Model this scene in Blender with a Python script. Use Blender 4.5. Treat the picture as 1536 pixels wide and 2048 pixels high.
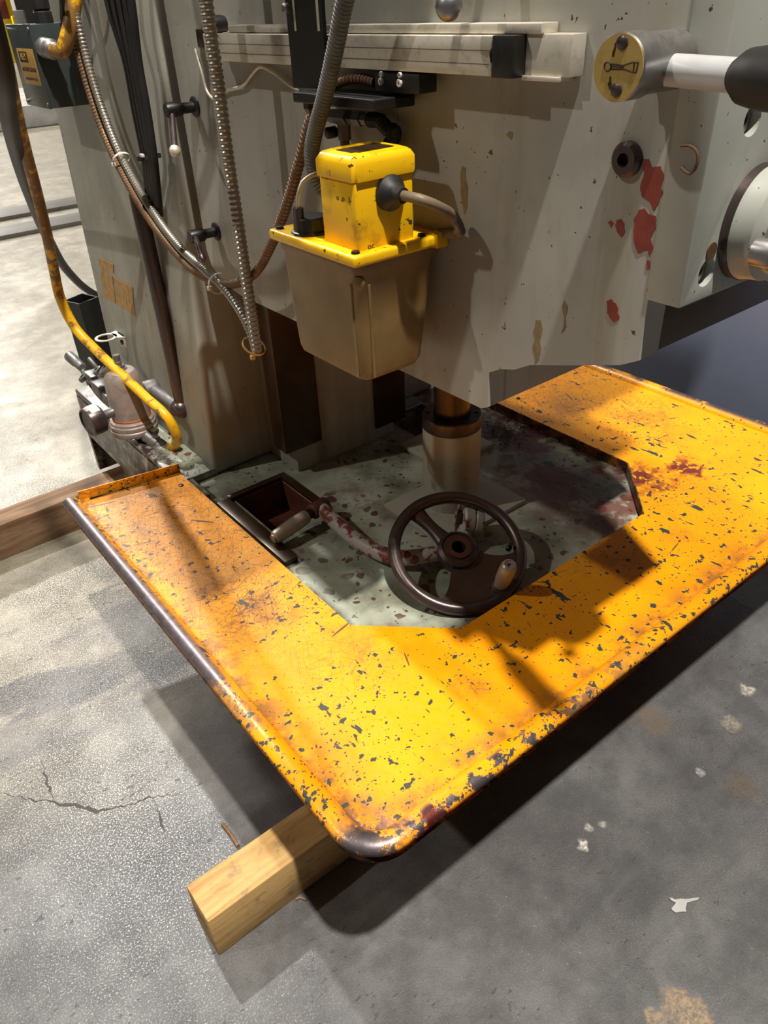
import bpy, bmesh, math, random
from mathutils import Vector, Matrix, noise as mnoise
random.seed(7)
for o in list(bpy.data.objects): bpy.data.objects.remove(o)
SC = bpy.context.scene
COL = SC.collection

# ------------------------------------------------------------------ camera
FPX, YAW, PIT, ROL = 1492.84, math.radians(52.99337), math.radians(-34.69186), math.radians(-2.82973)
CAM = Vector((0, 0, 1.35))
_f = Vector((math.cos(PIT)*math.cos(YAW), math.cos(PIT)*math.sin(YAW), math.sin(PIT)))
_r = Vector((math.sin(YAW), -math.cos(YAW), 0)); _u = _r.cross(_f)
RT = _r*math.cos(ROL) + _u*math.sin(ROL); UP = -_r*math.sin(ROL) + _u*math.cos(ROL)
cd = bpy.data.cameras.new('camera'); cam = bpy.data.objects.new('camera', cd); COL.objects.link(cam)
cd.sensor_fit = 'AUTO'; cd.sensor_width = 36; cd.lens = FPX/2048*36; cd.clip_start = .02; cd.clip_end = 400
m3 = Matrix((RT, UP, -_f)).transposed(); cam.matrix_world = Matrix.Translation(CAM) @ m3.to_4x4()
SC.camera = cam
# ------------------------------------------------------------------ world, lamps, exposure
w = bpy.data.worlds.new('hall_air'); SC.world = w; w.use_nodes = True
w.node_tree.nodes['Background'].inputs[0].default_value = (1.0, .93, .82, 1)
w.node_tree.nodes['Background'].inputs[1].default_value = .035
SC.view_settings.view_transform = 'Standard'; SC.view_settings.look = 'None'
SC.view_settings.gamma = 1; SC.view_settings.use_curve_mapping = False
SC.view_settings.exposure = 0.0
def lamp(name, loc, target, power, size, col=(1, .95, .87)):
    d = bpy.data.lights.new(name, 'AREA'); d.shape = 'DISK'; d.size = size; d.energy = power; d.color = col
    o = bpy.data.objects.new(name, d); COL.objects.link(o); o.location = loc
    o.rotation_euler = (Vector(target)-Vector(loc)).to_track_quat('-Z', 'Y').to_euler(); return o
lamp('high_bay_behind_offscreen', (.75, 7.0, 8), (.6, 1, 0), 620, .24, (1, .985, .96))
lamp('high_bay_front_offscreen', (.05, -1.5, 7.8), (.9, .7, .4), 880, .22)
lamp('high_bay_left_offscreen', (-5.6, 3.6, 7.6), (.7, 1, .9), 225, .22)
lamp('high_bay_aisle_offscreen', (1.5, 15, 8), (1.5, 12, 0), 1100, .6)
lamp('high_bay_far_offscreen', (4, 30, 9), (4, 28, 0), 2600, 1.)

# ------------------------------------------------------------------ pixel helpers (image 1536 x 2048)
def ray(px, py): return _f + RT*((px-768)/FPX) - UP*((py-1024)/FPX)
def onz(px, py, z): d = ray(px, py); return CAM + d*((z-CAM.z)/d.z)
def onx(px, py, x): d = ray(px, py); return CAM + d*((x-CAM.x)/d.x)
def ony(px, py, y): d = ray(px, py); return CAM + d*((y-CAM.y)/d.y)
def onp(px, py, p, n): d = ray(px, py); return CAM + d*((Vector(p)-CAM).dot(n)/d.dot(n))

# ------------------------------------------------------------------ material kit
class NM:
    def __init__(s, name, rough=.5, metal=0., spec=.5):
        s.m = bpy.data.materials.new(name); s.m.use_nodes = True; s.t = s.m.node_tree
        s.b = s.t.nodes['Principled BSDF']; s.b.inputs['Roughness'].default_value = rough
        s.b.inputs['Metallic'].default_value = metal; s.b.inputs['Specular IOR Level'].default_value = spec
        s.tc = s.t.nodes.new('ShaderNodeTexCoord'); s.co = s.tc.outputs['Object']; s.sx = None
    def n(s, t, **k):
        x = s.t.nodes.new(t)
        for a, b in k.items(): setattr(x, a, b)
        return x
    def put(s, sock, v):
        if isinstance(v, bpy.types.NodeSocket): s.t.links.new(v, sock)
        elif isinstance(v, (tuple, list)): sock.default_value = tuple(v) if len(v) != 3 or len(sock.default_value) == 3 else (*v, 1)
        else: sock.default_value = v
    def math(s, op, a, b=0., c=0., clamp=False):
        x = s.n('ShaderNodeMath', operation=op, use_clamp=clamp); s.put(x.inputs[0], a); s.put(x.inputs[1], b); s.put(x.inputs[2], c); return x.outputs[0]
    def map(s, loc=(0,0,0), rot=(0,0,0), sc=(1,1,1), v=None):
        x = s.n('ShaderNodeMapping'); s.put(x.inputs[0], v or s.co); x.inputs[1].default_value = loc; x.inputs[2].default_value = rot; x.inputs[3].default_value = sc; return x.outputs[0]
    def noise(s, scale, detail=2, rough=.5, v=None, dist=0.):
        x = s.n('ShaderNodeTexNoise'); s.put(x.inputs['Vector'], v or s.co); x.inputs['Scale'].default_value = scale
        x.inputs['Detail'].default_value = detail; x.inputs['Roughness'].default_value = rough; x.inputs['Distortion'].default_value = dist; return x.outputs['Fac']
    def vor(s, scale, v=None, feat='F1', rnd=1., out='Distance'):
        x = s.n('ShaderNodeTexVoronoi', feature=feat); s.put(x.inputs['Vector'], v or s.co); x.inputs['Scale'].default_value = scale
        x.inputs['Randomness'].default_value = rnd; return x.outputs[out]
    def ss(s, v, a, b, lo=0., hi=1.):          # smoothstep
        x = s.n('ShaderNodeMapRange', interpolation_type='SMOOTHSTEP'); s.put(x.inputs[0], v)
        x.inputs[1].default_value = a; x.inputs[2].default_value = b; x.inputs[3].default_value = lo; x.inputs[4].default_value = hi; return x.outputs[0]
    def mix(s, f, a, b):
        x = s.n('ShaderNodeMix', data_type='RGBA'); s.put(x.inputs[0], f); s.put(x.inputs[6], a); s.put(x.inputs[7], b); return x.outputs[2]
    def mul(s, a, b): return s.math('MULTIPLY', a, b)
    def mx(s, a, b): return s.math('MAXIMUM', a, b)
    def xyz(s):
        if not s.sx: s.sx = s.n('ShaderNodeSeparateXYZ'); s.put(s.sx.inputs[0], s.co)
        return s.sx.outputs
    def blob(s, c, r, soft, wob=.0, wsc=12):   # soft disc round a point of the thing, with a ragged edge
        x = s.n('ShaderNodeVectorMath', operation='DISTANCE'); s.put(x.inputs[0], s.co); x.inputs[1].default_value = c
        d = x.outputs['Value']
        if wob: d = s.math('ADD', d, s.mul(s.math('SUBTRACT', s.noise(wsc, 4, .6), .5), wob*2))
        return s.ss(d, r+soft, r-soft)
    def lines(s, scale, ang, stretch, width, v=None):   # long scratches
        n = s.noise(scale, 2, .5, s.map(sc=(1, stretch, 1), v=s.map((ang*3.1, ang*1.7, 0), (0, 0, ang))))
        return s.ss(s.math('ABSOLUTE', s.math('SUBTRACT', n, .5)), width, width*.4)
    def dash(s, scale, ang, stretch, r):   # separate short scratches, one heading each call
        x = s.n('ShaderNodeTexVoronoi'); s.put(x.inputs['Vector'], s.map(sc=(scale*stretch, scale, scale), v=s.map((ang*7.3, ang*2.1, 0), (0, 0, ang)))); x.inputs['Scale'].default_value = 1
        sp = s.n('ShaderNodeSeparateColor'); s.put(sp.inputs[0], x.outputs['Color'])
        return s.ss(s.math('SUBTRACT', x.outputs['Distance'], s.mul(s.math('POWER', sp.outputs[1], 1.6), r)), .0, -.012)
    def bump(s, h, strength=.3, dist=.002):
        x = s.n('ShaderNodeBump'); x.inputs['Strength'].default_value = strength; x.inputs['Distance'].default_value = dist
        s.put(x.inputs['Height'], h); s.t.links.new(x.outputs[0], s.b.inputs['Normal'])
    def col(s, c): s.put(s.b.inputs['Base Color'], c); return s
    def rough(s, v): s.put(s.b.inputs['Roughness'], v); return s
    def metal(s, v): s.put(s.b.inputs['Metallic'], v); return s
def lin(r, g, b):
    f = lambda c: (c/255/12.92 if c <= 10 else ((c/255+.055)/1.055)**2.4)
    return (f(r), f(g), f(b))
def simple(name, c, rough=.5, metal=0., var=.25, vs=30, bump=0., spec=.5):
    k = NM(name, rough, metal, spec); n = k.noise(vs, 4, .6)
    k.col(k.mix(k.ss(n, .35, .7), c, tuple(x*(1-var) for x in c)))
    if bump: k.bump(n, bump, .001)
    return k.m

def mat_tray():
    k = NM('worn_yellow_paint', .38)
    X, Y, Z = k.xyz()
    big = k.noise(5, 4, .6); yel = k.mix(k.ss(big, .35, .7), lin(252, 166, 3), lin(246, 150, 3))
    fine = k.noise(55, 4, .65); yel = k.mix(k.ss(fine, .55, .75, 0, .22), yel, lin(206, 130, 14))
    # brown grime along the rolled rim and round the trodden places
    g = k.mx(k.ss(X, .39, .315), k.ss(Y, .545, .480)); g = k.mul(k.mul(g, k.ss(Z, .405, .401)), k.ss(k.noise(22, 5, .7), .34, .62))
    tread = k.blob((.44, 1.02, .4), .10, .16, .10, 7)
    tread = k.mx(tread, k.mx(k.blob((.62, .60, .4), .012, .04, .05, 25), k.blob((1.55, 1.15, .4), .08, .16, .1, 9)))
    g = k.mx(k.mul(g, .8), k.mx(k.mul(tread, .35), k.mul(k.ss(k.noise(6, 5, .7), .52, .72), .35)))
    c = k.mix(g, yel, lin(96, 66, 40))
    # scratches, thick where trodden
    sc = k.dash(22, .3, .06, .07)
    for a_, b_, c_, d_ in ((26, .9, .10, .09), (18, 1.5, .05, .06), (30, 2.0, .09, .09), (20, 2.5, .05, .06), (26, 2.95, .08, .09)): sc = k.mx(sc, k.dash(a_, b_, c_, d_))
    sc2 = k.mx(k.mx(k.lines(9, .9, 7, .012), k.lines(8, 2.0, 8, .012)), k.mx(k.lines(8, .2, 8, .010), k.lines(10, 2.7, 7, .010)))
    dense = k.mx(tread, k.mx(k.blob((.47, .80, .4), .05, .12, .1, 8), k.mx(k.blob((1.62, 1.0, .4), .10, .2, .1, 8), k.mul(k.ss(Y, 1.0, 1.25), .6))))
    sc = k.mx(k.mul(sc, .85), k.mul(sc2, k.mul(k.math('POWER', dense, 1.3), .9)))
    # chips down to the primer
    dens = k.noise(6, 2, .5, k.map((3, 1, 2)))
    ch = k.ss(k.math('ADD', k.noise(62, 2.5, .55), k.mul(dens, .16)), .722, .742)
    ch2 = k.ss(k.math('ADD', k.noise(150, 2, .5), k.mul(dens, .2)), .775, .795)
    ch3 = k.ss(k.math('ADD', k.noise(40, 3, .55, k.map((0, 0, 0), (0, 0, .9), (1, .38, 1))), k.mul(dens, .12)), .725, .74)
    ch = k.mx(k.mx(ch, ch2), ch3)
    # rolled rim worn to metal
    rimL = k.mul(k.mul(k.ss(X, .318, .300), k.ss(Z, .398, .409)), k.ss(k.math('ADD', Y, k.mul(k.noise(14, 5, .7), .5)), .95, 1.15))
    crn = k.mul(k.mul(k.blob((.305, .48, .40), .055, .035, .06, 30), k.ss(k.noise(38, 5, .65), .42, .50)), 1)
    rimF = k.mul(k.mul(k.ss(Y, .482, .470), k.ss(Z, .394, .404)), k.mul(k.ss(k.noise(45, 5, .65), .50, .545), k.ss(X, .95, .55)))
    rimR = k.mul(k.mul(k.ss(X, 1.765, 1.78), k.ss(Z, .398, .408)), k.ss(k.noise(10, 5, .7), .36, .5))
    rimA = k.mul(k.mx(k.ss(Y, .482, .470), k.ss(X, .318, .300)), k.ss(k.noise(75, 4, .6), .575, .60))
    bare = k.mx(k.mx(rimL, crn), k.mx(rimF, rimR))
    red = k.mul(k.mx(k.blob((1.36, .80, .4), .05, .03, .08, 25), k.mx(k.blob((1.47, .76, .4), .04, .02, .07, 28), k.blob((.40, .455, .385), .03, .01, .03, 30))), k.ss(k.noise(40, 4, .6), .42, .47))
    c = k.mix(sc, c, lin(62, 52, 38)); c = k.mix(k.mx(ch, rimA), c, lin(62, 66, 58)); c = k.mix(bare, c, lin(104, 96, 98)); c = k.mix(red, c, lin(110, 44, 34))
    # oil stains
    oil = k.mul(k.mx(k.blob((.465, .985, .4), .02, .08, .12, 14), k.mx(k.blob((.52, .80, .4), .012, .05, .08, 16), k.blob((1.50, 1.16, .4), .03, .12, .12, 10))), .72)
    c = k.mix(oil, c, lin(70, 46, 48))
    k.col(c); k.metal(k.mul(bare, .7))
    k.rough(k.math('ADD', k.mul(g, .15), k.ss(fine, .3, .8, .30, .46)))
    k.bump(k.math('SUBTRACT', k.mul(fine, .3), k.mx(k.mx(ch, k.mul(sc, .6)), bare)), .55, .0015)
    return k.m
def mat_base():
    k = NM('oil_splashed_green_grey_paint', .33)
    X, Y, Z = k.xyz()
    c = k.mix(k.ss(k.noise(7, 4, .6), .3, .7), lin(182, 188, 170), lin(132, 134, 116))
    dirt = k.ss(k.noise(5, 5, .65), .46, .70)
    c = k.mix(k.mul(dirt, .75), c, lin(70, 64, 46))
    wv = k.n('ShaderNodeVectorMath', operation='ADD'); s_ = k.n('ShaderNodeTexNoise'); s_.inputs['Scale'].default_value = 18; s_.inputs['Detail'].default_value = 3
    k.put(s_.inputs['Vector'], k.co); sc_ = k.n('ShaderNodeVectorMath', operation='SCALE'); k.put(sc_.inputs[0], s_.outputs['Color']); sc_.inputs[3].default_value = .05
    k.put(wv.inputs[0], k.co); k.put(wv.inputs[1], sc_.outputs[0]); W = wv.outputs[0]
    def drops(sc, lo, hi):
        x = k.n('ShaderNodeTexVoronoi'); k.put(x.inputs['Vector'], W); x.inputs['Scale'].default_value = sc
        sp = k.n('ShaderNodeSeparateColor'); k.put(sp.inputs[0], x.outputs['Color'])
        return k.ss(k.math('SUBTRACT', x.outputs['Distance'], k.mul(k.math('POWER', sp.outputs[0], 2.2), hi)), lo, lo-.03)
    dr = k.mx(drops(34, .03, .42), k.mx(drops(75, .02, .36), drops(16, .0, .34)))
    mask = k.ss(k.noise(5, 3, .6), .34, .55)
    c = k.mix(k.mul(dr, k.mul(mask, .9)), c, lin(86, 44, 32))
    redz = k.mul(k.mx(k.mul(k.ss(X, 1.02, 1.2), 1), k.mx(k.blob((.80, 1.20, .378), .06, .05, .08, 20), k.blob((.62, .82, .378), .02, .04, .05, 22))), k.ss(k.noise(11, 5, .65), .43, .55))
    c = k.mix(k.mul(redz, .85), c, lin(104, 50, 42))
    edge = k.mx(k.ss(X, .585, .555), k.ss(X, 1.33, 1.385))
    c = k.mix(k.mul(edge, k.ss(k.noise(25, 4, .6), .3, .55)), c, lin(52, 34, 36))
    k.col(c); k.rough(k.ss(k.noise(20, 3, .5), .3, .7, .24, .42)); k.bump(k.math('SUBTRACT', k.mul(k.noise(90, 3, .5), .3), dr), .25, .001)
    return k.m
def mat_grey(name, base=(166, 164, 152), drip=.5, dirt=.5, spots=1., brown=None):
    k = NM(name, .42)
    X, Y, Z = k.xyz()
    c = k.mix(k.ss(k.noise(3.5, 4, .6), .3, .7), lin(*base), lin(*[int(v*.88) for v in base]))
    st = k.noise(16, 4, .6, k.map(sc=(1, 1, .07)))
    c = k.mix(k.mul(k.ss(st, .52, .74), drip), c, lin(138, 124, 92))
    st2 = k.noise(30, 3, .6, k.map((5, 2, 1), sc=(1, 1, .06)))
    c = k.mix(k.mul(k.ss(st2, .63, .75), drip*.8), c, lin(104, 84, 50))
    sp = k.ss(k.noise(85, 3, .55), .70, .725); sp = k.mx(sp, k.ss(k.noise(170, 2, .5, k.map((1, 4, 2))), .74, .76))
    c = k.mix(k.mul(sp, spots), c, lin(78, 62, 48))
    d = k.ss(k.noise(7, 5, .7, k.map((2, 6, 1), sc=(1, 1, .45))), .56, .72); c = k.mix(k.mul(d, dirt*.6), c, lin(92, 78, 50))
    if brown: c = k.mix(k.mul(k.blob(*brown), .8), c, lin(96, 70, 36))
    k.col(c); k.rough(k.ss(st, .3, .7, .36, .5)); k.bump(k.math('SUBTRACT', k.mul(k.noise(25, 4, .6), .5), sp), .3, .0012)
    return k.m
def mat_floor():
    k = NM('worn_concrete', .5)
    X, Y, Z = k.xyz()
    n1 = k.noise(1.3, 5, .6); n2 = k.noise(11, 6, .68); n3 = k.noise(320, 2, .6); n4 = k.noise(2.6, 4, .55, k.map((3, 8, 0), (0, 0, .1), (.6, 1.6, 1)))
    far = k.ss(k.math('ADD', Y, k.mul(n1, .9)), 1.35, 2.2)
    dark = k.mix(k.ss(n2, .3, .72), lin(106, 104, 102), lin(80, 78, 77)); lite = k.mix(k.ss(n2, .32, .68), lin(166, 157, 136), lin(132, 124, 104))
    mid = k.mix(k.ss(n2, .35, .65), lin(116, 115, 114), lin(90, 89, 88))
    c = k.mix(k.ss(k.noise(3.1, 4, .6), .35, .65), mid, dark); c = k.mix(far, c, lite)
    near = k.ss(Y, 2.4, 1.4)
    sk = k.mul(k.ss(n4, .50, .66), k.mul(near, k.ss(Y, .85, 1.15))); c = k.mix(k.mul(sk, .75), c, lin(84, 80, 80))
    stripe = k.ss(k.noise(8, 5, .7, k.map((2, 0, 0), (0, 0, .12), (.22, 2.2, 1))), .54, .70); c = k.mix(k.mul(stripe, k.mul(near, .4)), c, lin(74, 72, 72))
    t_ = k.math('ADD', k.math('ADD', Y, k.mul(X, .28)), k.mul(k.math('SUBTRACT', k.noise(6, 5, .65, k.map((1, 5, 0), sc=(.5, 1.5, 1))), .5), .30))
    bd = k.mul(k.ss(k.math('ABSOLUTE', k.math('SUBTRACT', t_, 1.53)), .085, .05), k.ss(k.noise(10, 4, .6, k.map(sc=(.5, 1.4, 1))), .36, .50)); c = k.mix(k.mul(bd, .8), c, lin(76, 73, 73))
    # fine pitting of the trowelled skin, coarser where it has worn
    fp = k.mul(k.ss(k.noise(300, 3, .75), .46, .55), k.ss(k.noise(3, 3, .6), .32, .6, .35, 1)); c = k.mix(k.mul(fp, .62), c, lin(58, 58, 60))
    pit = k.ss(k.math('ADD', k.noise(70, 3, .6, k.map((0, 0, 0), (0, 0, .3), (.7, 1.3, 1))), k.mul(k.noise(5, 3, .6), .35)), .84, .88); c = k.mix(k.mul(pit, .75), c, lin(66, 65, 64))
    wh = k.ss(k.math('ADD', k.noise(190, 2, .5, k.map((4, 4, 4))), k.mul(k.noise(4, 3, .6), .12)), .79, .82); c = k.mix(k.mul(wh, .6), c, lin(176, 170, 160))
    for p, r, col, wsc in (((1166, 1690), .010, (226, 220, 210), 60), ((1178, 1655), .008, (190, 184, 176), 70), ((1205, 1648), .007, (180, 174, 164), 70), ((1495, 1380), .016, (196, 188, 172), 45), ((1460, 1445), .018, (160, 148, 128), 45),
                           ((1305, 1440), .034, (112, 96, 76), 30), ((1490, 1580), .030, (104, 92, 76), 30), ((1400, 1545), .009, (170, 166, 160), 60), ((1345, 2005), .026, (164, 140, 108), 24), ((1385, 2035), .026, (168, 144, 112), 24), ((1310, 2040), .02, (160, 138, 108), 24)):
        q = onz(*p, 0); msk = k.blob((q.x, q.y, 0), r, r*.35, r*1.5, wsc); c = k.mix(k.mul(msk, k.ss(k.noise(140, 4, .65), .38, .62, .25, 1)), c, lin(*col))
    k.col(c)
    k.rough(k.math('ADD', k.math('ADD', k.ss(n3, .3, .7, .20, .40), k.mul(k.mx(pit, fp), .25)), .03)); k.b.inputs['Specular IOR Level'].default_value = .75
    k.bump(k.math('ADD', k.math('ADD', k.mul(n3, .35), k.mul(k.noise(120, 3, .6), .4)), k.math('ADD', k.mul(pit, -.8), k.mul(fp, -.4))), .6, .0016)
    return k.m
def mat_wood(name, a, b, dirt, ax=0):
    k = NM(name, .7, spec=.25); sc = [14, 14, 14]; sc[ax] = 1.2
    g = k.noise(9, 5, .65, k.map(sc=tuple(v/5 for v in sc)), .6); f = k.noise(60, 4, .7, k.map(sc=tuple(v/9 for v in sc)))
    c = k.mix(k.ss(g, .3, .7), lin(*a), lin(*b)); c = k.mix(k.mul(k.ss(f, .55, .75), .7), c, tuple(v*.45 for v in lin(*b)))
    c = k.mix(k.mul(k.ss(k.noise(14, 5, .7), .52, .68), dirt), c, lin(92, 84, 74)); k.col(c); k.bump(k.math('ADD', g, f), .5, .002); return k.m
def mat_metal(name, c, rough, rust=.3, metal=.85):
    k = NM(name, rough, metal); n = k.noise(24, 5, .65); cc = k.mix(k.mul(k.ss(n, .45, .7), rust), lin(*c), lin(84, 58, 40))
    cc = k.mix(k.mul(k.ss(k.noise(90, 3, .6), .55, .75), .5), cc, tuple(v*.5 for v in lin(*c))); k.col(cc); k.rough(k.ss(n, .3, .7, rough*.85, min(1, rough*1.4)))
    k.metal(k.ss(n, .5, .7, metal, metal*(1-rust))); k.bump(k.noise(60, 4, .6), .15, .001); return k.m
M = {}
M['tray'] = mat_tray(); M['base'] = mat_base(); M['floor'] = mat_floor()
M['knee'] = mat_grey('knee_grey_paint', (172, 170, 160), .42, .35, brown=((.68, .86, .885), .03, .04, .06, 22))
M['column'] = mat_grey('column_grey_paint', (168, 166, 154), .6, .6)
M['block'] = mat_grey('block_grey_paint', (176, 178, 168), .2, .25)
M['cyl'] = mat_grey('cylinder_cream_grey_paint', (178, 176, 158), .35, .3)
M['way'] = simple('oily_brown_way_steel', lin(74, 52, 30), .30, .35, .45, 14)
M['wood'] = mat_wood('fresh_sawn_timber', (206, 170, 112), (164, 120, 66), .55)
M['wood_old'] = mat_wood('weathered_timber', (150, 122, 96), (104, 74, 48), .5)
M['tank'] = simple('cloudy_oil_stained_plastic', lin(132, 106, 62), .42, 0, .4, 9)
M['yellow'] = NM('yellow_enamel', .34)
k = M['yellow']; n_ = k.noise(18, 5, .65); c_ = k.mix(k.ss(n_, .52, .75), lin(240, 186, 12), lin(176, 122, 10)); c_ = k.mix(k.ss(k.noise(75, 3, .6), .64, .68), c_, lin(84, 60, 20)); k.col(c_); k.bump(n_, .12, .001); M['yellow'] = k.m
M['black'] = simple('black_painted_steel', lin(24, 22, 20), .42, 0, .3, 30)
M['rubber'] = simple('black_rubber', lin(30, 28, 28), .55, 0, .3, 40)
M['alu'] = mat_metal('brushed_aluminium', (214, 206, 190), .42, .12, .55)
M['steel'] = mat_metal('dull_steel', (150, 148, 146), .34, .25, .85)
M['wheel'] = mat_metal('oily_dark_iron', (88, 78, 76), .30, .30, .75)
k = NM('grimy_rusted_yellow_lip', .5); n_ = k.noise(26, 5, .7); k.col(k.mix(k.ss(n_, .42, .60), lin(52, 30, 22), lin(150, 92, 20))); M['lip'] = k.m
M['grip'] = mat_metal('handled_steel_grip', (168, 158, 142), .34, .15, .35)
M['armwhite'] = simple('pale_grey_enamel', lin(196, 196, 196), .28, 0, .12, 30)
M['rust'] = simple('rusty_iron', lin(92, 54, 38), .6, .2, .45, 30)
M['conduit'] = mat_metal('galvanised_conduit', (170, 164, 152), .33, .25, .8)
M['conduit_brown'] = mat_metal('rusty_conduit', (128, 100, 74), .45, .45, .5)
M['conduit_grey'] = simple('grey_plastic_conduit', lin(112, 108, 98), .5, 0, .3, 40)
M['hose'] = NM('grimy_yellow_hose', .38); k = M['hose']; X, Y, Z = k.xyz(); n_ = k.noise(34, 5, .7)
k.col(k.mix(k.ss(k.math('ADD', n_, k.mul(k.ss(Z, .62, 1.0), .16)), .50, .66), lin(238, 178, 20), lin(132, 94, 44))); M['hose'] = k.m
M['cable'] = simple('grey_brown_cable', lin(122, 104, 84), .5, 0, .3, 30)
M['box'] = simple('dark_green_grey_enamel', lin(58, 66, 66), .30, 0, .2, 12)
M['brass'] = mat_metal('dull_brass_plate', (196, 166, 98), .42, .3, .5)
M['print'] = simple('dark_brown_print', lin(52, 34, 12), .6, 0, .1)
M['label'] = simple('gold_label', lin(190, 148, 76), .45, .2, .25, 60)
M['tape'] = simple('aged_tape', lin(176, 138, 84), .6, 0, .35, 60)
M['white'] = simple('white_plastic', lin(214, 208, 196), .5, 0, .12)
M['primer'] = simple('red_primer', lin(136, 58, 46), .5, 0, .25, 60)
M['scuff'] = simple('bare_scuff', lin(96, 70, 48), .6, 0, .3, 60)
M['drip'] = simple('tan_drip_stain', lin(136, 118, 84), .5, 0, .3, 80)
M['bowl'] = mat_metal('oxidised_filter_bowl', (168, 152, 142), .42, .5, .35)
M['fit'] = mat_metal('dirty_pipe_fitting', (120, 118, 116), .45, .35, .6)
M['greenpost'] = simple('dark_green_paint', lin(18, 24, 22), .4, 0, .3, 12)
M['panel'] = simple('blue_grey_panel_paint', lin(132, 140, 164), .55, 0, .12, 3)
M['sump'] = simple('sump_grime', lin(104, 60, 46), .35, 0, .5, 20)
M['crankpaint'] = NM('chipped_grey_over_primer', .45); k = M['crankpaint']; k.col(k.mix(k.ss(k.noise(38, 4, .6), .50, .55), lin(168, 164, 158), lin(116, 58, 44))); M['crankpaint'] = k.m
M['safety'] = simple('safety_yellow', lin(240, 208, 20), .5, 0, .1, 3); M['wallwhite'] = simple('white_wall_paint', lin(236, 234, 230), .7, 0, .05, 1)
M['beam'] = simple('pale_floor_steel', lin(190, 188, 184), .5, 0, .25, 4); M['orange'] = simple('orange_seal', lin(206, 110, 56), .5, 0, .2)
M['gold'] = simple('yellowed_nylon', lin(214, 176, 96), .5, 0, .2)

# ------------------------------------------------------------------ object kit
def tag(o, label=None, cat=None, group=None, kind=None):
    if label: o['label'] = label
    if cat: o['category'] = cat
    if group: o['group'] = group
    if kind: o['kind'] = kind
    return o
def thing(name, loc, label, cat, group=None):
    o = bpy.data.objects.new(name, None); COL.objects.link(o); o.location = loc; o.empty_display_size = .05
    return tag(o, label, cat, group)
def mo(name, bm, mat, parent=None, smooth=False, ang=None):
    me = bpy.data.meshes.new(name); bmesh.ops.recalc_face_normals(bm, faces=bm.faces); bm.to_mesh(me); bm.free()
    o = bpy.data.objects.new(name, me); COL.objects.link(o); me.materials.append(M[mat] if isinstance(mat, str) else mat)
    if smooth:
        for p in me.polygons: p.use_smooth = True
        if ang:
            b2 = bmesh.new(); b2.from_mesh(me)
            for e in b2.edges:
                if len(e.link_faces) == 2 and e.calc_face_angle(0) > ang: e.smooth = False
            b2.to_mesh(me); b2.free()
    if parent:
        o.parent = parent
        o.matrix_parent_inverse = WM(parent).inverted()
    return o
def WM(o):   # world matrix without a depsgraph update
    m = o.matrix_basis.copy()
    if o.parent: m = WM(o.parent) @ o.matrix_parent_inverse @ m
    return m
def bbox(bm, lo, hi, bev=0., seg=2):
    lo, hi = Vector(lo), Vector(hi)
    r = bmesh.ops.create_cube(bm, size=1, matrix=Matrix.Translation((lo+hi)/2) @ Matrix.Diagonal((*[max(1e-5, abs(v)) for v in hi-lo], 1)))
    if bev:
        es = list({e for v in r['verts'] for e in v.link_edges}); bmesh.ops.bevel(bm, geom=es, offset=bev, segments=seg, affect='EDGES', profile=.5)
def box(name, lo, hi, mat, parent=None, bev=.002, seg=2):
    bm = bmesh.new(); bbox(bm, lo, hi, bev, seg); return mo(name, bm, mat, parent, smooth=bev > 0, ang=.7)
def prism(bm, poly, axis, a, b):   # polygon in the two other axes, extruded along axis a..b
    def mk(p, t):
        v = list(p); v.insert(axis, t); return Vector(v)
    A = [bm.verts.new(mk(p, a)) for p in poly]; B = [bm.verts.new(mk(p, b)) for p in poly]
    n = len(poly); bm.faces.new(A); bm.faces.new(B[::-1])
    for i in range(n): bm.faces.new((A[i], B[i], B[(i+1) % n], A[(i+1) % n]))
def prismo(name, poly, axis, a, b, mat, parent=None, bev=0., seg=2):
    bm = bmesh.new(); prism(bm, poly, axis, a, b)
    if bev: bmesh.ops.recalc_face_normals(bm, faces=bm.faces); bmesh.ops.bevel(bm, geom=[e for e in bm.edges if e.calc_face_angle(0) > .5], offset=bev, segments=seg, affect='EDGES', profile=.5)
    return mo(name, bm, mat, parent, smooth=bev > 0, ang=.6)
def frame(d):
    d = Vector(d).normalized(); a = Vector((0, 0, 1)) if abs(d.z) < .9 else Vector((1, 0, 0)); u = d.cross(a).normalized(); return u, d.cross(u).normalized(), d
def lathe_bm(bm, prof, org, d, seg=28, a0=0., cap=True):
    u, v, d = frame(d); org = Vector(org); rings = []
    for r, h in prof:
        if r < 1e-6: rings.append([bm.verts.new(org+d*h)])
        else: rings.append([bm.verts.new(org+d*h+u*(r*math.cos(a0+2*math.pi*i/seg))+v*(r*math.sin(a0+2*math.pi*i/seg))) for i in range(seg)])
    for A, B in zip(rings, rings[1:]):
        for i in range(seg):
            j = (i+1) % seg
            if len(A) == 1 and len(B) == 1: continue
            if len(A) == 1: bm.faces.new((A[0], B[i], B[j]))
            elif len(B) == 1: bm.faces.new((A[i], A[j], B[0]))
            else: bm.faces.new((A[i], A[j], B[j], B[i]))
    if cap:
        for R in (rings[0], rings[-1]):
            if len(R) > 2: bm.faces.new(R)
def lathe(name, prof, org, d, mat, parent=None, seg=28, ang=.6, cap=True):
    bm = bmesh.new(); lathe_bm(bm, prof, org, d, seg, 0, cap); return mo(name, bm, mat, parent, True, ang)
def cyl(name, a, b, r, mat, parent=None, seg=20, bev=None):
    a, b = Vector(a), Vector(b); L = (b-a).length; e = min(r*.25, L*.3, .003) if bev is None else bev
    return lathe(name, [(0, 0), (r-e, 0), (r, e), (r, L-e), (r-e, L), (0, L)], a, b-a, mat, parent, seg, .9)
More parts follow.
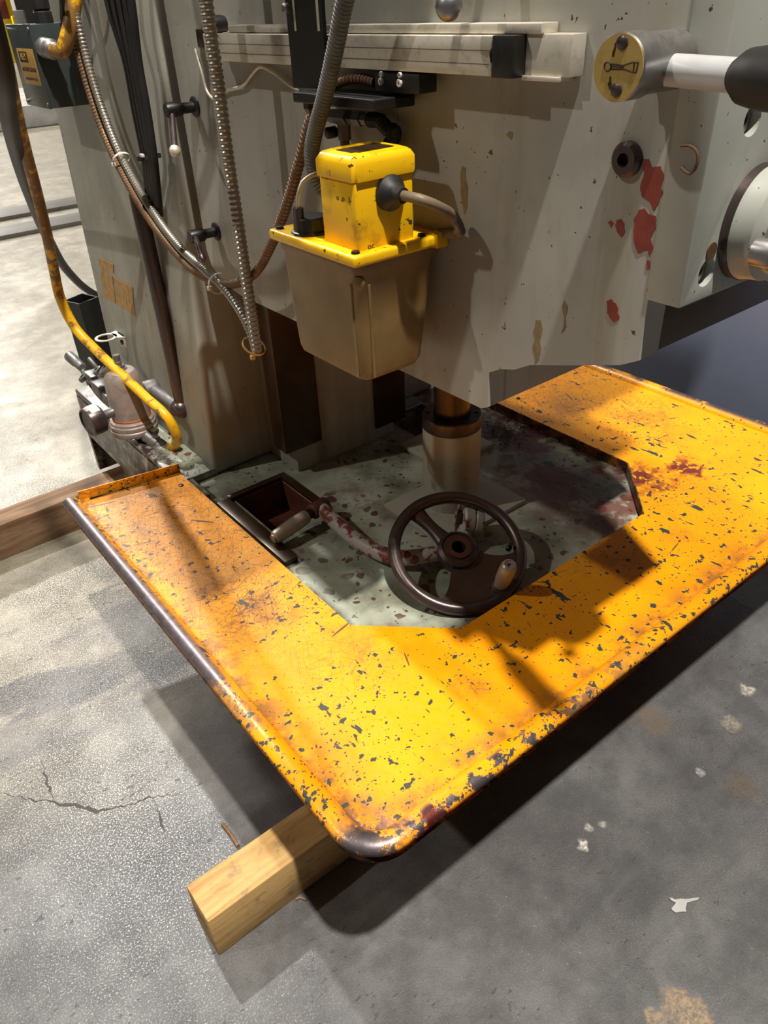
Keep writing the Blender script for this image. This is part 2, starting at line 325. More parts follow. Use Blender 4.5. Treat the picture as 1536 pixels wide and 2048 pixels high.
def hexa(name, a, b, r, mat, parent=None): 
    a, b = Vector(a), Vector(b); L = (b-a).length; return lathe(name, [(0, 0), (r, 0), (r, L), (0, L)], a, b-a, mat, parent, 6, .3)
def spline(pts, step=.006):
    pts = [Vector(p) for p in pts]; P = [pts[0]*2-pts[1]]+pts+[pts[-1]*2-pts[-2]]; out = []
    for i in range(1, len(P)-2):
        p0, p1, p2, p3 = P[i-1:i+3]; n = max(2, int((p2-p1).length/step))
        d0, d1, d2 = [max(1e-6, v.length) for v in (p1-p0, p2-p1, p3-p2)]
        m1 = ((p1-p0)*(d1/d0)+(p2-p1)*(d0/d1))/(d0+d1)*d1; m2 = ((p2-p1)*(d2/d1)+(p3-p2)*(d1/d2))/(d1+d2)*d1
        for k in range(n):
            t = k/n; out.append(p1*(2*t**3-3*t*t+1)+m1*(t**3-2*t*t+t)+p2*(3*t*t-2*t**3)+m2*(t**3-t*t))
    out.append(pts[-1]); return out
def tube_bm(bm, path, rad, sides=12, cap=True):
    n = len(path); u = None; rings = []
    for i in range(n):
        t = (path[min(i+1, n-1)]-path[max(i-1, 0)]).normalized()
        if u is None: u = frame(t)[0]
        u = (u-t*u.dot(t)).normalized(); v = t.cross(u); r = rad(i) if callable(rad) else rad
        rings.append([bm.verts.new(path[i]+u*(r*math.cos(2*math.pi*k/sides))+v*(r*math.sin(2*math.pi*k/sides))) for k in range(sides)])
    for A, B in zip(rings, rings[1:]):
        for k in range(sides): bm.faces.new((A[k], A[(k+1) % sides], B[(k+1) % sides], B[k]))
    if cap: bm.faces.new(rings[0]); bm.faces.new(rings[-1])
def resample(path, step):
    out = [path[0]]; acc = 0
    for a, b in zip(path, path[1:]):
        L = (b-a).length; s = step-acc
        while s <= L and L > 0: out.append(a.lerp(b, s/L)); s += step
        acc = (acc+L) % step
    return out
def tube(name, pts, r, mat, parent=None, sides=12, rib=None, depth=.15, step=.01):
    path = spline(pts, step)
    bm = bmesh.new()
    if rib:
        path = resample(path, rib/4); tube_bm(bm, path, lambda i: r*(1, 1, 1-depth, 1-depth)[i % 4], sides)
    else: tube_bm(bm, path, r, sides)
    return mo(name, bm, mat, parent, True, .9 if not rib else .5)
def flat(name, pts, th, n, mat, parent=None):   # thin plate following an outline
    n = Vector(n).normalized(); bm = bmesh.new(); A = [bm.verts.new(Vector(p)) for p in pts]; B = [bm.verts.new(Vector(p)+n*th) for p in pts]
    bm.faces.new(A); bm.faces.new(B[::-1]); N = len(pts)
    for i in range(N): bm.faces.new((A[i], B[i], B[(i+1) % N], A[(i+1) % N]))
    return mo(name, bm, mat, parent)
def ragged(pts, sub=4, amp=.12):
    out = []
    for i, p in enumerate(pts):
        q = pts[(i+1) % len(pts)]; L = math.hypot(q[0]-p[0], q[1]-p[1])
        for s in range(sub):
            t = s/sub; out.append((p[0]+(q[0]-p[0])*t+random.uniform(-1, 1)*amp*L/2*(s > 0), p[1]+(q[1]-p[1])*t+random.uniform(-1, 1)*amp*L/2*(s > 0)))
    return out
def cut(o, lo, hi):   # real pocket in a casting
    bm = bmesh.new(); bbox(bm, lo, hi); me = bpy.data.meshes.new('c'); bm.to_mesh(me); bm.free()
    c = bpy.data.objects.new('c', me); COL.objects.link(c); md = o.modifiers.new('b', 'BOOLEAN'); md.object = c; md.operation = 'DIFFERENCE'; md.solver = 'EXACT'
    bpy.context.view_layer.update(); ev = o.evaluated_get(bpy.context.evaluated_depsgraph_get()); nm = bpy.data.meshes.new_from_object(ev)
    old = o.data; o.modifiers.clear(); nm.name = old.name; o.data = nm; bpy.data.objects.remove(c)
def bore(o, a, b, r):   # real round hole
    bm = bmesh.new(); a, b = Vector(a), Vector(b); lathe_bm(bm, [(r, 0), (r, (b-a).length)], a, b-a, 32); bmesh.ops.recalc_face_normals(bm, faces=bm.faces)
    me = bpy.data.meshes.new('c'); bm.to_mesh(me); bm.free(); c = bpy.data.objects.new('c', me); COL.objects.link(c)
    md = o.modifiers.new('b', 'BOOLEAN'); md.object = c; md.operation = 'DIFFERENCE'; md.solver = 'EXACT'
    bpy.context.view_layer.update(); nm = bpy.data.meshes.new_from_object(o.evaluated_get(bpy.context.evaluated_depsgraph_get()))
    o.modifiers.clear(); nm.name = o.data.name; o.data = nm; bpy.data.objects.remove(c)
def struct(o): o['kind'] = 'structure'; return o

# ================================================================== setting
bm = bmesh.new(); vs = [bm.verts.new(v) for v in ((-60, -20, 0), (80, -20, 0), (80, 120, 0), (-60, 120, 0))]; bm.faces.new(vs)
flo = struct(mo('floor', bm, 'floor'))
struct(box('wall_back', (-60, 100, 0), (80, 100.4, 12), 'wallwhite', None, 0))

M['crack'] = simple('crack_dirt', lin(74, 70, 64), .8, 0, .3, 60)
def crack(pl, w0):
    P = []
    for a, b in zip(pl, pl[1:]):
        for i in range(8): P.append((a[0]+(b[0]-a[0])*i/8+random.uniform(-3, 3), a[1]+(b[1]-a[1])*i/8+random.uniform(-4, 4)))
    P = [onz(x, y, .0004) for x, y in P]; bm = bmesh.new(); prev = None; n = len(P)
    for i, p in enumerate(P):
        w = w0*(.25+random.random())*math.sin(math.pi*(i+.6)/(n+.2)); d = (P[min(i+1, n-1)]-P[max(i-1, 0)]).normalized(); s_ = Vector((-d.y, d.x, 0))*w
        cur = (bm.verts.new(p+s_), bm.verts.new(p-s_))
        if prev: bm.faces.new((prev[0], cur[0], cur[1], prev[1]))
        prev = cur
    return mo('crack', bm, 'crack', flo)
crack([(0, 1588), (70, 1600), (150, 1612), (200, 1622), (240, 1612), (300, 1596), (372, 1582)], .0042)
crack([(310, 1600), (322, 1640), (330, 1668)], .0025); crack([(82, 1520), (96, 1570), (110, 1608)], .0025)
# ================================================================== milling machine
TZ, BZ, XK = .400, .378, .68          # tray top, base top, knee side plane
mill = thing('milling_machine', (.98, 1.5, .115), 'grey knee milling machine with oil splashed base and chipped paint', 'milling machine')
base = prismo('base', [(.535, .70), (.62, .62), (1.36, .62), (1.44, .70), (1.44, 2.252), (.535, 2.252)], 2, .115, BZ, 'base', mill)
cut(base, (.612, 1.215, .25), (.742, 1.395, .5)); cut(base, (1.13, 1.33, .25), (1.25, 1.46, .5))
# undercut foot pocket in the base's side
cut(base, (.50, 1.97, .10), (.70, 2.235, .24))
sm = box('sump_floor', (.612, 1.215, .30), (.742, 1.395, .304), 'sump', base, 0)
for lo, hi in (((.611, 1.394, .30), (.743, 1.3965, BZ-.001)), ((.7405, 1.214, .30), (.743, 1.396, BZ-.001)), ((.611, 1.214, .30), (.6135, 1.396, BZ-.001)), ((.611, 1.2135, .30), (.743, 1.216, BZ-.001))):
    box('sump_wall', lo, hi, 'sump', base, 0)
for lo, hi in (((.600, 1.395, BZ), (.742, 1.412, BZ+.012)), ((.742, 1.215, BZ), (.760, 1.412, BZ+.012)), ((.566, 1.10, BZ), (.598, 1.40, BZ+.013))):
    box('sump_rail', lo, hi, 'way', base, .002)
for lo, hi in (((1.12, 1.46, BZ), (1.26, 1.474, BZ+.012)), ((1.25, 1.33, BZ), (1.264, 1.46, BZ+.012)), ((1.12, 1.316, BZ), (1.264, 1.33, BZ+.012))):
    box('drain_rail', lo, hi, 'steel', base, .002)
box('flange', (.535, 1.53, BZ), (.640, 2.252, .398), 'base', mill, .005)
box('scraper_plate', (.540, 1.44, BZ), (.572, 1.62, BZ+.016), 'base', mill, .002)

# column: casting that narrows upward, with machined ways on its front
bm = bmesh.new()
def cx(z): return .629+.067*(z-.385)
def cy(z): return 2.135+.11*(z-.385)
z0, z1 = BZ, 2.05
vb = [bm.verts.new(v) for v in ((cx(z0), 1.529, z0), (1.36, 1.529, z0), (1.36, cy(z0), z0), (cx(z0), cy(z0), z0), (cx(z1), 1.529, z1), (1.30, 1.529, z1), (1.30, cy(z1), z1), (cx(z1), cy(z1), z1))]
for f in ((0, 1, 2, 3), (4, 7, 6, 5), (0, 4, 5, 1), (1, 5, 6, 2), (2, 6, 7, 3), (3, 7, 4, 0)): bm.faces.new([vb[i] for i in f])
bmesh.ops.recalc_face_normals(bm, faces=bm.faces); bmesh.ops.bevel(bm, geom=list(bm.edges), offset=.012, segments=3, affect='EDGES', profile=.5)
colm = mo('column', bm, 'column', mill, True, .6)
box('way_block', (.795, 1.40, BZ), (1.105, 1.53, 2.0), 'column', mill, .004)
box('way', (.763, 1.393, .444), (.870, 1.45, 2.0), 'way', mill, .003)
box('way', (1.040, 1.393, .412), (1.140, 1.45, 2.0), 'way', mill, .003)

# knee
kp = [(1.463, 1.62), (1.463, .935), (1.452, .905), (1.42, .884), (1.345, .868), (.664, .868), (.652, .874)]
a = onx(985, 748, XK); b_ = onx(1015, 738, XK); c_ = onx(1060, 736, XK)
kp += [(.652, a.z), (b_.y+.012, b_.z-.004), (b_.y-.012, b_.z+.003), (c_.y, c_.z+.004), (.527, .976), (.452, 1.000), (.430, 1.012), (.433, 1.62)]
bm = bmesh.new(); prism(bm, kp, 0, XK, XK+.035)
bbox(bm, (XK+.03, .652, .874), (1.24, 1.36, 1.03)); bbox(bm, (XK+.03, .445, 1.015), (1.0, .70, 1.6)); bbox(bm, (XK+.03, .68, 1.0), (1.24, 1.38, 1.6))
knee = mo('knee', bm, 'knee', mill)
box('darkening_plate', (XK+.022, .431, 1.013), (1.0, .446, 1.12), 'way', mill, .001)  # brown plate added to darken the knee front below the feed block
# front block with dial
fb = prismo('feed_block', [(XK-.002, .433), (XK-.002, .392), (1.02, .392), (1.02, .433)], 2, 1.079, 1.62, 'block', mill, .003)
bm = bmesh.new(); prism(bm, [(.83, 1.079), (.90, 1.052), (.96, 1.045), (1.0, 1.06), (1.02, 1.079)], 1, .400, .432); mo('block_rib', bm, 'block', mill)
q = ony(1562, 455, .36); e_ = ony(1464, 492, .36); R = .055
dl = lathe('feed_dial', [(R, 0), (R, .010), (R*.97, .014), (R*.95, .030), (R*.80, .036), (R*.78, .040), (0, .040)], (q.x, .392, q.z), (0, -1, 0), 'block', mill, 48, .5)
lathe('dial_ring', [(R*1.02, 0), (R*1.02, .009), (R*.9, .009)], (q.x, .392, q.z), (0, -1, 0), 'wheel', dl, 48)
lathe('dial_face', [(R*.79, 0), (R*.79, .004), (0, .004)], (q.x, .3525, q.z), (0, -1, 0), 'bowl', dl, 48)
s = ony(1525, 505, .345); lathe('socket_screw', [(0, .006), (.006, .006), (.006, .018), (.012, .018), (.013, .016), (.013, 0)], (s.x, .352, s.z), (0, -1, 0), 'steel', dl, 20)
for px, py in ((1505, 240), (1413, 545)):
    s = ony(px, py, .392); bore(fb, (s.x, .385, s.z), (s.x, .412, s.z), .0142)
    lathe('block_bolt', [(.0138, 0), (.0138, .009), (.0125, .011), (.0065, .011), (.0065, .002), (0, .002)], (s.x, .4115, s.z), (0, -1, 0), 'steel', fb, 24)
s = ony(1422, 502, .392); lathe('plug', [(.0085, 0), (.0085, .0012), (0, .0012)], (s.x, .392, s.z), (0, -1, 0), 'scuff', fb)
s = onx(1257, 318, XK); b = lathe('knee_bolt', [(.0165, 0), (.0165, .005), (.013, .009), (.0065, .009), (.0065, .0005), (0, .0005)], s, (-1, 0, 0), 'wheel', mill, 24)
# paint knocked off the knee down to red primer
for poly in ([(1288, 318), (1298, 318), (1304, 335), (1322, 332), (1328, 350), (1322, 375), (1326, 385), (1318, 405), (1308, 422), (1300, 405), (1285, 395), (1281, 375), (1287, 355)],
             [(1278, 420), (1290, 416), (1298, 428), (1312, 432), (1312, 455), (1302, 475), (1306, 495), (1300, 515), (1295, 500), (1277, 507), (1270, 490), (1268, 470), (1268, 440)],
             [(1234, 440), (1242, 438), (1249, 448), (1250, 465), (1243, 475), (1235, 465), (1231, 452)], [(1216, 444), (1222, 441), (1228, 447), (1222, 456)],
             [(1214, 602), (1224, 598), (1234, 610), (1238, 640), (1226, 644), (1214, 625)], [(1294, 521), (1299, 520), (1300, 537), (1294, 540)]):
    flat('paint_chip', [onx(x, y, XK) for x, y in ragged(poly, 4, .14)], .0006, (-1, 0, 0), 'primer', knee)
for poly in ([(1072, 640), (1082, 640), (1078, 720), (1070, 728), (1066, 690)], [(1128, 600), (1136, 612), (1130, 660), (1122, 668)], [(924, 332), (932, 336), (936, 390), (930, 430), (924, 400)], [(1012, 268), (1020, 262), (1027, 266), (1022, 280)],
             [(1410, 335), (1399, 345), (1394, 320), (1391, 325)]):
    flat('paint_scuff', [onx(x, y, XK) for x, y in ragged(poly, 4, .12)], .0004, (-1, 0, 0), 'drip', knee)
pl = [(1362, 292), (1378, 291), (1394, 303), (1395, 326), (1380, 348), (1362, 335)]
tube('glue_trail', [onx(x, y, XK-.0025) for x, y in pl], .0014, 'scuff', fb, 6)
# elevating screw housing
CX, CY = .985, 1.048
ec = lathe('screw_housing', [(.0635, 0), (.0635, .205), (0, .205)], (CX, CY, BZ), (0, 0, 1), 'cyl', mill, 48)
lathe('housing_collar', [(.064, 0), (.0645, .003), (.0645, .026), (.062, .029), (.040, .029), (.040, 0)], (CX, CY, BZ+.204), (0, 0, 1), 'wheel', mill, 48)
lathe('ram', [(.039, 0), (.039, .50)], (CX, CY, BZ+.2), (0, 0, 1), 'way', mill, 32)
for i in range(6):
    a = i*math.pi/3+.3; p = Vector((CX+.052*math.cos(a), CY+.052*math.sin(a), BZ+.231)); cyl('collar_screw', p, p+Vector((0, 0, .004)), .0045, 'black', mill, 10)
p0 = onz(778, 1016, .388); p1 = onz(866, 1062, .388)
box('housing_foot', (p0.x, .93, BZ), (1.11, p0.y+.02, BZ+.011), 'cyl', mill, .002)
p0 = onz(795, 868, .39); box('rear_foot_plate', (1.06, 1.16, BZ), (1.24, 1.325, BZ+.013), 'cyl', mill, .003)
# lever with brass cap
hc = onx(1240, 135, .603)
lv = lathe('clamp_lever', [(0, 0), (.0235, 0), (.0235, .055), (.0255, .060), (.0255, .082), (.0245, .083), (0, .083)], (XK+.004, hc.y, hc.z), (-1, 0, 0), 'steel', mill, 40)
fx = XK+.004-.083
lathe('brass_cap', [(.0245, 0), (.0245, .0012), (0, .0012)], (fx, hc.y, hc.z), (-1, 0, 0), 'brass', lv, 40)
fx -= .0012
for px, py in ((1245, 85), (1233, 180)):
    s = onx(px, py, fx); lathe('cap_screw', [(.0055, 0), (.005, .002), (.003, .003), (0, .0033)], s, (-1, 0, 0), 'wheel', lv, 16)
def etched(pl, r=.0005, closed=False):
    P = [onx(1180+x/9.6, 50+y/9.6, fx-.0002) for x, y in pl]; P = P+[P[0]] if closed else P; bm = bmesh.new()
    for a, b in zip(P, P[1:]): tube_bm(bm, [a, b], r, 5)
    return mo('etched_mark', bm, 'print', lv)
etched([(335+65*math.cos(t/12*6.283), 800+90*math.sin(t/12*6.283)) for t in range(12)], .0006, True)
etched([(405, 755), (640, 775), (820, 715), (930, 720), (885, 915), (820, 910), (640, 850), (405, 850)], .0006, True); etched([(850, 720), (828, 905)]); etched([(415, 800), (640, 810)])
flat('etched_arrow', [onx(1180+x/9.6, 50+y/9.6, fx) for x, y in ((375, 990), (405, 990), (400, 1090), (418, 1130), (375, 1250), (340, 1120), (370, 1090))], .0003, (-1, 0, 0), 'print', lv)
flat('etched_arrow', [onx(1180+x/9.6, 50+y/9.6, fx) for x, y in ((480, 340), (505, 345), (490, 480), (460, 610), (425, 605), (430, 520), (465, 440))], .0003, (-1, 0, 0), 'print', lv)
am = (fx+XK)/2+.012
p0 = onx(1318, 138, am); p1 = onx(1480, 152, am-.02); p2 = onx(1660, 170, am-.045)
d_ = (p1-p0).normalized(); hub = Vector((am+.01, hc.y, hc.z))
tube('lever_arm', [p0-d_*.02, p0, p0.lerp(p1, .5), p1], .0125, 'armwhite', lv, 20)
lathe('lever_collar', [(.017, -.012), (.0175, .004), (.0155, .016), (.0125, .020)], p0-d_*.012, d_, 'bowl', lv, 24)
lathe('lever_grip', [(0, 0), (.012, 0), (.0195, .012), (.022, .03), (.022, .11), (.018, .125), (0, .128)], p1-d_*.004, d_, 'rubber', lv, 28)
# small tee levers at the back of the knee
def tee(px, py, ex, ey, bx, by, ball):
    a = onx(px, py, XK+.004); t = onx(ex, ey, .615)
    a2 = Vector((XK+.004, a.y, a.z)); b2 = Vector((.618, a.y, a.z))
    h = lathe('tee_lever', [(0, 0), (.009, 0), (.009, .03), (.0125, .034), (.0125, .058), (.011, .062), (0, .062)], a2, b2-a2, 'black', mill, 20)
    lathe('lever_flange', [(.017, 0), (.017, .003), (.012, .006), (0, .006)], Vector((XK, a.y, a.z)), (-1, 0, 0), 'black', h, 20)
    e = onx(bx, by, .600); s = Vector((.633, a.y, a.z))
    tube('lever_arm', [s, s.lerp(e, .5), e], .0055, 'wheel', h, 10)
    if ball: lathe('lever_ball', [(.010*math.sin(i/8*math.pi), -.010*math.cos(i/8*math.pi)) for i in range(9)], e, (0, 0, 1), 'alu', h, 18)
    else: lathe('lever_tip', [(0, 0), (.006, .0), (.007, .012), (.004, .02), (0, .02)], e, e-s, 'wheel', h, 12)
tee(395, 213, 345, 220, 350, 302, True); tee(437, 462, 395, 470, 404, 512, False)
bk = onx(898, 12, .60); bl = lathe('feed_lever', [(.0135*math.sin(i/10*math.pi), -.0135*math.cos(i/10*math.pi)) for i in range(11)], bk, (0, 0, 1), 'steel', mill, 24)
tube('lever_arm', [bk, bk+Vector((.03, .0, .06)), bk+Vector((.085, 0, .14))], .006, 'steel', bl)
# pipe on the column's side
pp = Vector((.640, 1.675, .51)); pt = Vector((.640, 1.675, 1.02))
pc = tube('column_pipe', [pt, pt.lerp(pp, .5), pp+Vector((0, 0, .01))], .0175, 'wheel', mill, 16)
lathe('pipe_elbow', [(.026*math.sin(i/8*math.pi), -.026*math.cos(i/8*math.pi)) for i in range(9)], pp+Vector((-.006, 0, 0)), (0, 0, 1), 'wheel', pc, 20)
cyl('pipe_stub', pp+Vector((-.006, 0, 0)), pp+Vector((-.012, .145, 0)), .017, 'fit', pc)
cyl('pipe_tee', (.605, 1.835, .512), (.655, 1.835, .512), .024, 'fit', pc)
# tape left on the column
for poly in ([(194, 515), (222, 530), (224, 548), (198, 538)], [(198, 540), (223, 553), (232, 606), (210, 596)], [(224, 553), (246, 566), (256, 620), (233, 607)], [(247, 567), (263, 576), (273, 636), (257, 622)]):
    P = [onx(x, y, .6505) for x, y in ragged(poly, 3, .06)]; P = [Vector((cx(p.z)-.0008, p.y, p.z)) for p in P]
    flat('tape_strip', P, .0007, (-1, 0, 0), 'tape', colm)
# saddle and table above the knee
box('saddle', (.72, .50, 1.62), (1.25, 1.30, 1.74), 'knee', mill, .01)
tb = box('table', (.30, .62, 1.74), (1.75, 1.00, 1.84), 'steel', mill, .004)

# ================================================================== chip tray
bm = bmesh.new()
XL, XR, YF, YB = .292, 1.79, .463, 1.60
def rim(off, z):   # three-sided rim path with rounded front corners: left back -> front -> right back
    r = max(.004, .062-off); P = []
    cl, cr_, cf = XL+off, XR-off, YF+off
    P.append((cl, YB+.02, z))
    n = 26
    for i in range(1, n): P.append((cl, YB+.02+(cf+r-YB-.02)*i/n, z))
    for i in range(9): t = math.pi+i/8*math.pi/2; P.append((cl+r+r*math.cos(t), cf+r+r*math.sin(t), z))
    for i in range(1, 24): P.append((cl+r+(cr_-cl-2*r)*i/24, cf, z))
    for i in range(9): t = 1.5*math.pi+i/8*math.pi/2; P.append((cr_-r+r*math.cos(t), cf+r+r*math.sin(t), z))
    for i in range(1, n+1): P.append((cr_, cf+r+(YB+.02-cf-r)*i/n, z))
    return [Vector(p) for p in P]
prof = [(.034, TZ)]
for i in range(15):   # rolled bead: up, over, and round underneath
    t = math.radians(155-i*20); prof.append((.008-.021*math.cos(t)*-1 if False else .008-.0215*math.cos(math.pi-t), TZ-.006+.0205*math.sin(t)))
prof.insert(0, (.050, TZ)); rings = [[bm.verts.new(p) for p in rim(o_, z_)] for o_, z_ in prof]
for A, B in zip(rings, rings[1:]):
    for i in range(len(A)-1): bm.faces.new((A[i], A[i+1], B[i+1], B[i]))
tray = thing('chip_tray', (1.04, 1.0, TZ), 'scratched bright yellow sheet metal chip tray around the machine base', 'chip tray')
o = mo('rolled_rim', bm, 'tray', tray, True)
# deck between the rim and the eight-sided opening
bm = bmesh.new()
inr = [Vector((x, y, TZ)) for x, y in ((.553, YB-.03), (.549, .850), (.697, .710), (1.241, .710), (1.389, .860), (1.393, YB-.03))]
out = rim(.050, TZ); out[0].y = YB-.0; out[-1].y = YB-.0
def deck(zz):
    o_ = [bm.verts.new(Vector((p.x, p.y, zz))) for p in out]; i_ = [bm.verts.new(Vector((p.x, p.y, zz))) for p in inr]
    # split outer into runs and fan to inner pts
    n = len(o_); fr = [0]; 
    idx = [min(range(n), key=lambda k: (out[k]-q).length) for q in (inr[0], inr[1], inr[2], inr[3], inr[4], inr[5])]
    idx[0] = 0; idx[5] = n-1
    for s in range(5):
        run = o_[idx[s]:idx[s+1]+1]; loop = run+[i_[s+1], i_[s]]
        bm.faces.new(loop)
    return o_, i_
_, itop = deck(TZ); _, ibot = deck(TZ-.005)
for a, b, c, d in zip(itop, itop[1:], ibot[1:], ibot): bm.faces.new((a, b, c, d))
bmesh.ops.triangulate(bm, faces=bm.faces)
mo('deck', bm, 'tray', tray)
def lipw(a, b, z0, z1, th=.003, name='lip', mat='tray'):
    a, b = Vector(a), Vector(b); d = (b-a).normalized(); n = Vector((-d.y, d.x, 0))*th
    bm = bmesh.new(); vs = []
    for z in (z0, z1): vs += [bm.verts.new((*v.xy, z)) for v in (a, b, b+n, a+n)]
    for f in ((0, 1, 2, 3), (4, 5, 6, 7), (0, 1, 5, 4), (1, 2, 6, 5), (2, 3, 7, 6), (3, 0, 4, 7)): bm.faces.new([vs[i] for i in f])
    return mo(name, bm, mat, tray)
lipw((1.389, .860, 0), (1.393, YB-.03, 0), BZ, TZ+.004, mat='lip'); lipw((1.241, .710, 0), (1.389, .860, 0), BZ, TZ+.004, mat='lip')
lipw((.697, .710, 0), (1.241, .710, 0), BZ-.001, TZ); lipw((.549, .850, 0), (.697, .710, 0), BZ-.001, TZ); lipw((.553, YB-.03, 0), (.549, .850, 0), BZ-.001, TZ)
pa, pb = onz(144, 1010, TZ), onz(361, 952, TZ)
lipw((.322, 1.616, 0), (.560, 1.572, 0), TZ-.002, TZ+.022, name='end_lip'); lipw((1.40, 1.572, 0), (1.74, 1.60, 0), TZ-.002, TZ+.020, name='end_lip')
s = onz(362, 971, TZ); cyl('tray_screw', s, s+Vector((0, 0, .002)), .006, 'wheel', tray, 14)
s = onz(1036, 797, TZ); cyl('tray_screw', s, s+Vector((0, 0, .002)), .006, 'wheel', tray, 14)
# ================================================================== timbers
def beam(lo, hi, mat, label, tilt=0):
    bm = bmesh.new(); bbox(bm, lo, hi, .0025, 2); 
    bmesh.ops.subdivide_edges(bm, edges=[e for e in bm.edges if e.calc_length() > .3], cuts=40, use_grid_fill=True)
    for v in bm.verts:
        n = mnoise.noise_vector(v.co*9)*.0022; v.co += Vector((0, n.y, n.z if v.co.z > .02 else 0))
    o = mo('timber_skid', bm, mat, None, True, .5); return tag(o, label, 'timber', 'timber skids under the machine')
beam((.123, .697, .0), (1.62, .776, .1155), 'wood', 'pale sawn timber beam poking out below the yellow tray corner')
beam((-.35, 2.128, .0), (1.62, 2.215, .1155), 'wood_old', 'weathered brown timber beam under the back of the machine base')

# ================================================================== handwheel lying on the base
WC, WN, WR = Vector((.8129, .8432, .4459)), Vector((-.1595, -.3752, .9131)).normalized(), .1387
wu = Vector((0, 0, 1)).cross(WN).normalized(); wv_ = WN.cross(wu)
WMX = Matrix((wu, wv_, WN)).transposed().to_4x4(); WMX.translation = WC
hw = thing('handwheel', WC, 'dark iron spoked handwheel with steel grip lying on the base', 'handwheel')
def wl(px, py, h=0.): p = WMX.inverted() @ onp(px, py, WC+WN*h, WN); return p
def wobj(name, bm, mat, par=hw, ang=.6): bm.transform(WMX); return mo(name, bm, mat, par, True, ang)
bm = bmesh.new(); n1, n2 = 72, 14; V = []
for i in range(n1):
    a = 2*math.pi*i/n1; V.append([])
    for j in range(n2):
        b = 2*math.pi*j/n2; rr = WR-.013+.0125*math.cos(b); V[-1].append(bm.verts.new((rr*math.cos(a), rr*math.sin(a), -.004+.0135*math.sin(b))))
for i in range(n1):
    for j in range(n2): bm.faces.new((V[i][j], V[(i+1) % n1][j], V[(i+1) % n1][(j+1) % n2], V[i][(j+1) % n2]))
wobj('rim', bm, 'wheel')
bm = bmesh.new(); lathe_bm(bm, [(.036, -.030), (.040, -.012), (.040, .004), (.033, .010), (.031, .007), (.025, .007), (.024, .012), (.0135, .012), (.0135, -.030)], (0, 0, 0), (0, 0, 1), 40); hub_o = wobj('hub', bm, 'wheel')
bm = bmesh.new(); lathe_bm(bm, [(.0245, .0), (.0245, .0125), (.014, .0125), (.014, -.03)], (0, 0, 0), (0, 0, 1), 32, 0, False); wobj('bore_bush', bm, 'rust', hub_o)
p = wl(848, 1035); sa = math.atan2(p.y, p.x)
bm = bmesh.new()
for sgn in (0,):
    ca, sn = math.cos(sa), math.sin(sa); R0, R1 = .034, WR-.02
    sec = []
    for t in range(9):
        r = R0+(R1-R0)*t/8; wd = .0145+.006*abs(t/4-1)**2; ring = []
        for q_, (dx, dz) in enumerate(((-1, -.006), (-.75, .0), (-.45, .003), (.45, .003), (.75, .0), (1, -.006), (.6, -.012), (-.6, -.012))):
            ring.append(bm.verts.new((ca*r-sn*wd*dx, sn*r+ca*wd*dx, dz-.004)))
        sec.append(ring)
    for A, B in zip(sec, sec[1:]):
        for i in range(8): bm.faces.new((A[i], A[(i+1) % 8], B[(i+1) % 8], B[i]))
wobj('spoke', bm, 'wheel')
pA, pB = wl(1020, 1100), wl(884, 1187); a0, a1 = math.atan2(pA.y, pA.x), math.atan2(pB.y, pB.x)
if a1 > a0: a1 -= 2*math.pi
if abs(a1-a0) > math.pi: a0, a1 = a1, a0-2*math.pi if a0 > 0 else a0
bm = bmesh.new(); G = []
NA, NR = 24, 8
for zz in (0, 1):
    G.append([])
    for i in range(NA+1):
        G[-1].append([])
        for j in range(NR+1):
            t = j/NR; r = .033+(WR-.020-.033)*t; mid = (a0+a1)/2; half = abs(a1-a0)/2*(1-.10*math.sin(t*math.pi)) 
            a = mid-half+2*half*i/NA; G[-1][-1].append(bm.verts.new((r*math.cos(a), r*math.sin(a), (-.004 if zz == 0 else -.013)-(.004*math.sin(t*math.pi) if zz == 0 else 0))))
for zz in (0, 1):
    for i in range(NA):
        for j in range(NR): bm.faces.new((G[zz][i][j], G[zz][i+1][j], G[zz][i+1][j+1], G[zz][i][j+1]))
for i in (0, NA):
    for j in range(NR): bm.faces.new((G[0][i][j], G[0][i][j+1], G[1][i][j+1], G[1][i][j]))
wobj('web', bm, 'wheel')
hb = wl(1000, 1172); 
bm = bmesh.new(); lathe_bm(bm, [(.0175, -.008), (.0175, .003), (.012, .005), (.012, .008)], (hb.x, hb.y, 0), (0, 0, 1), 24); wobj('grip_boss', bm, 'wheel')
bm = bmesh.new(); lathe_bm(bm, [(.010, .006), (.0135, .009), (.0158, .035), (.0160, .060), (.0150, .078), (.0130, .082), (.0130, .085), (.0095, .087), (.0090, .085), (.0045, .085), (.0045, .080), (0, .080)], (hb.x, hb.y, 0), (0, 0, 1), 28); gp = wobj('grip', bm, 'grip')
bm = bmesh.new(); sp_ = wl(1018, 1095); lathe_bm(bm, [(.006, -.006), (.006, .002), (.003, .004), (.003, .012), (.004, .013), (0, .015)], (sp_.x, sp_.y, 0), (0, 0, 1), 14); wobj('set_screw', bm, 'black')

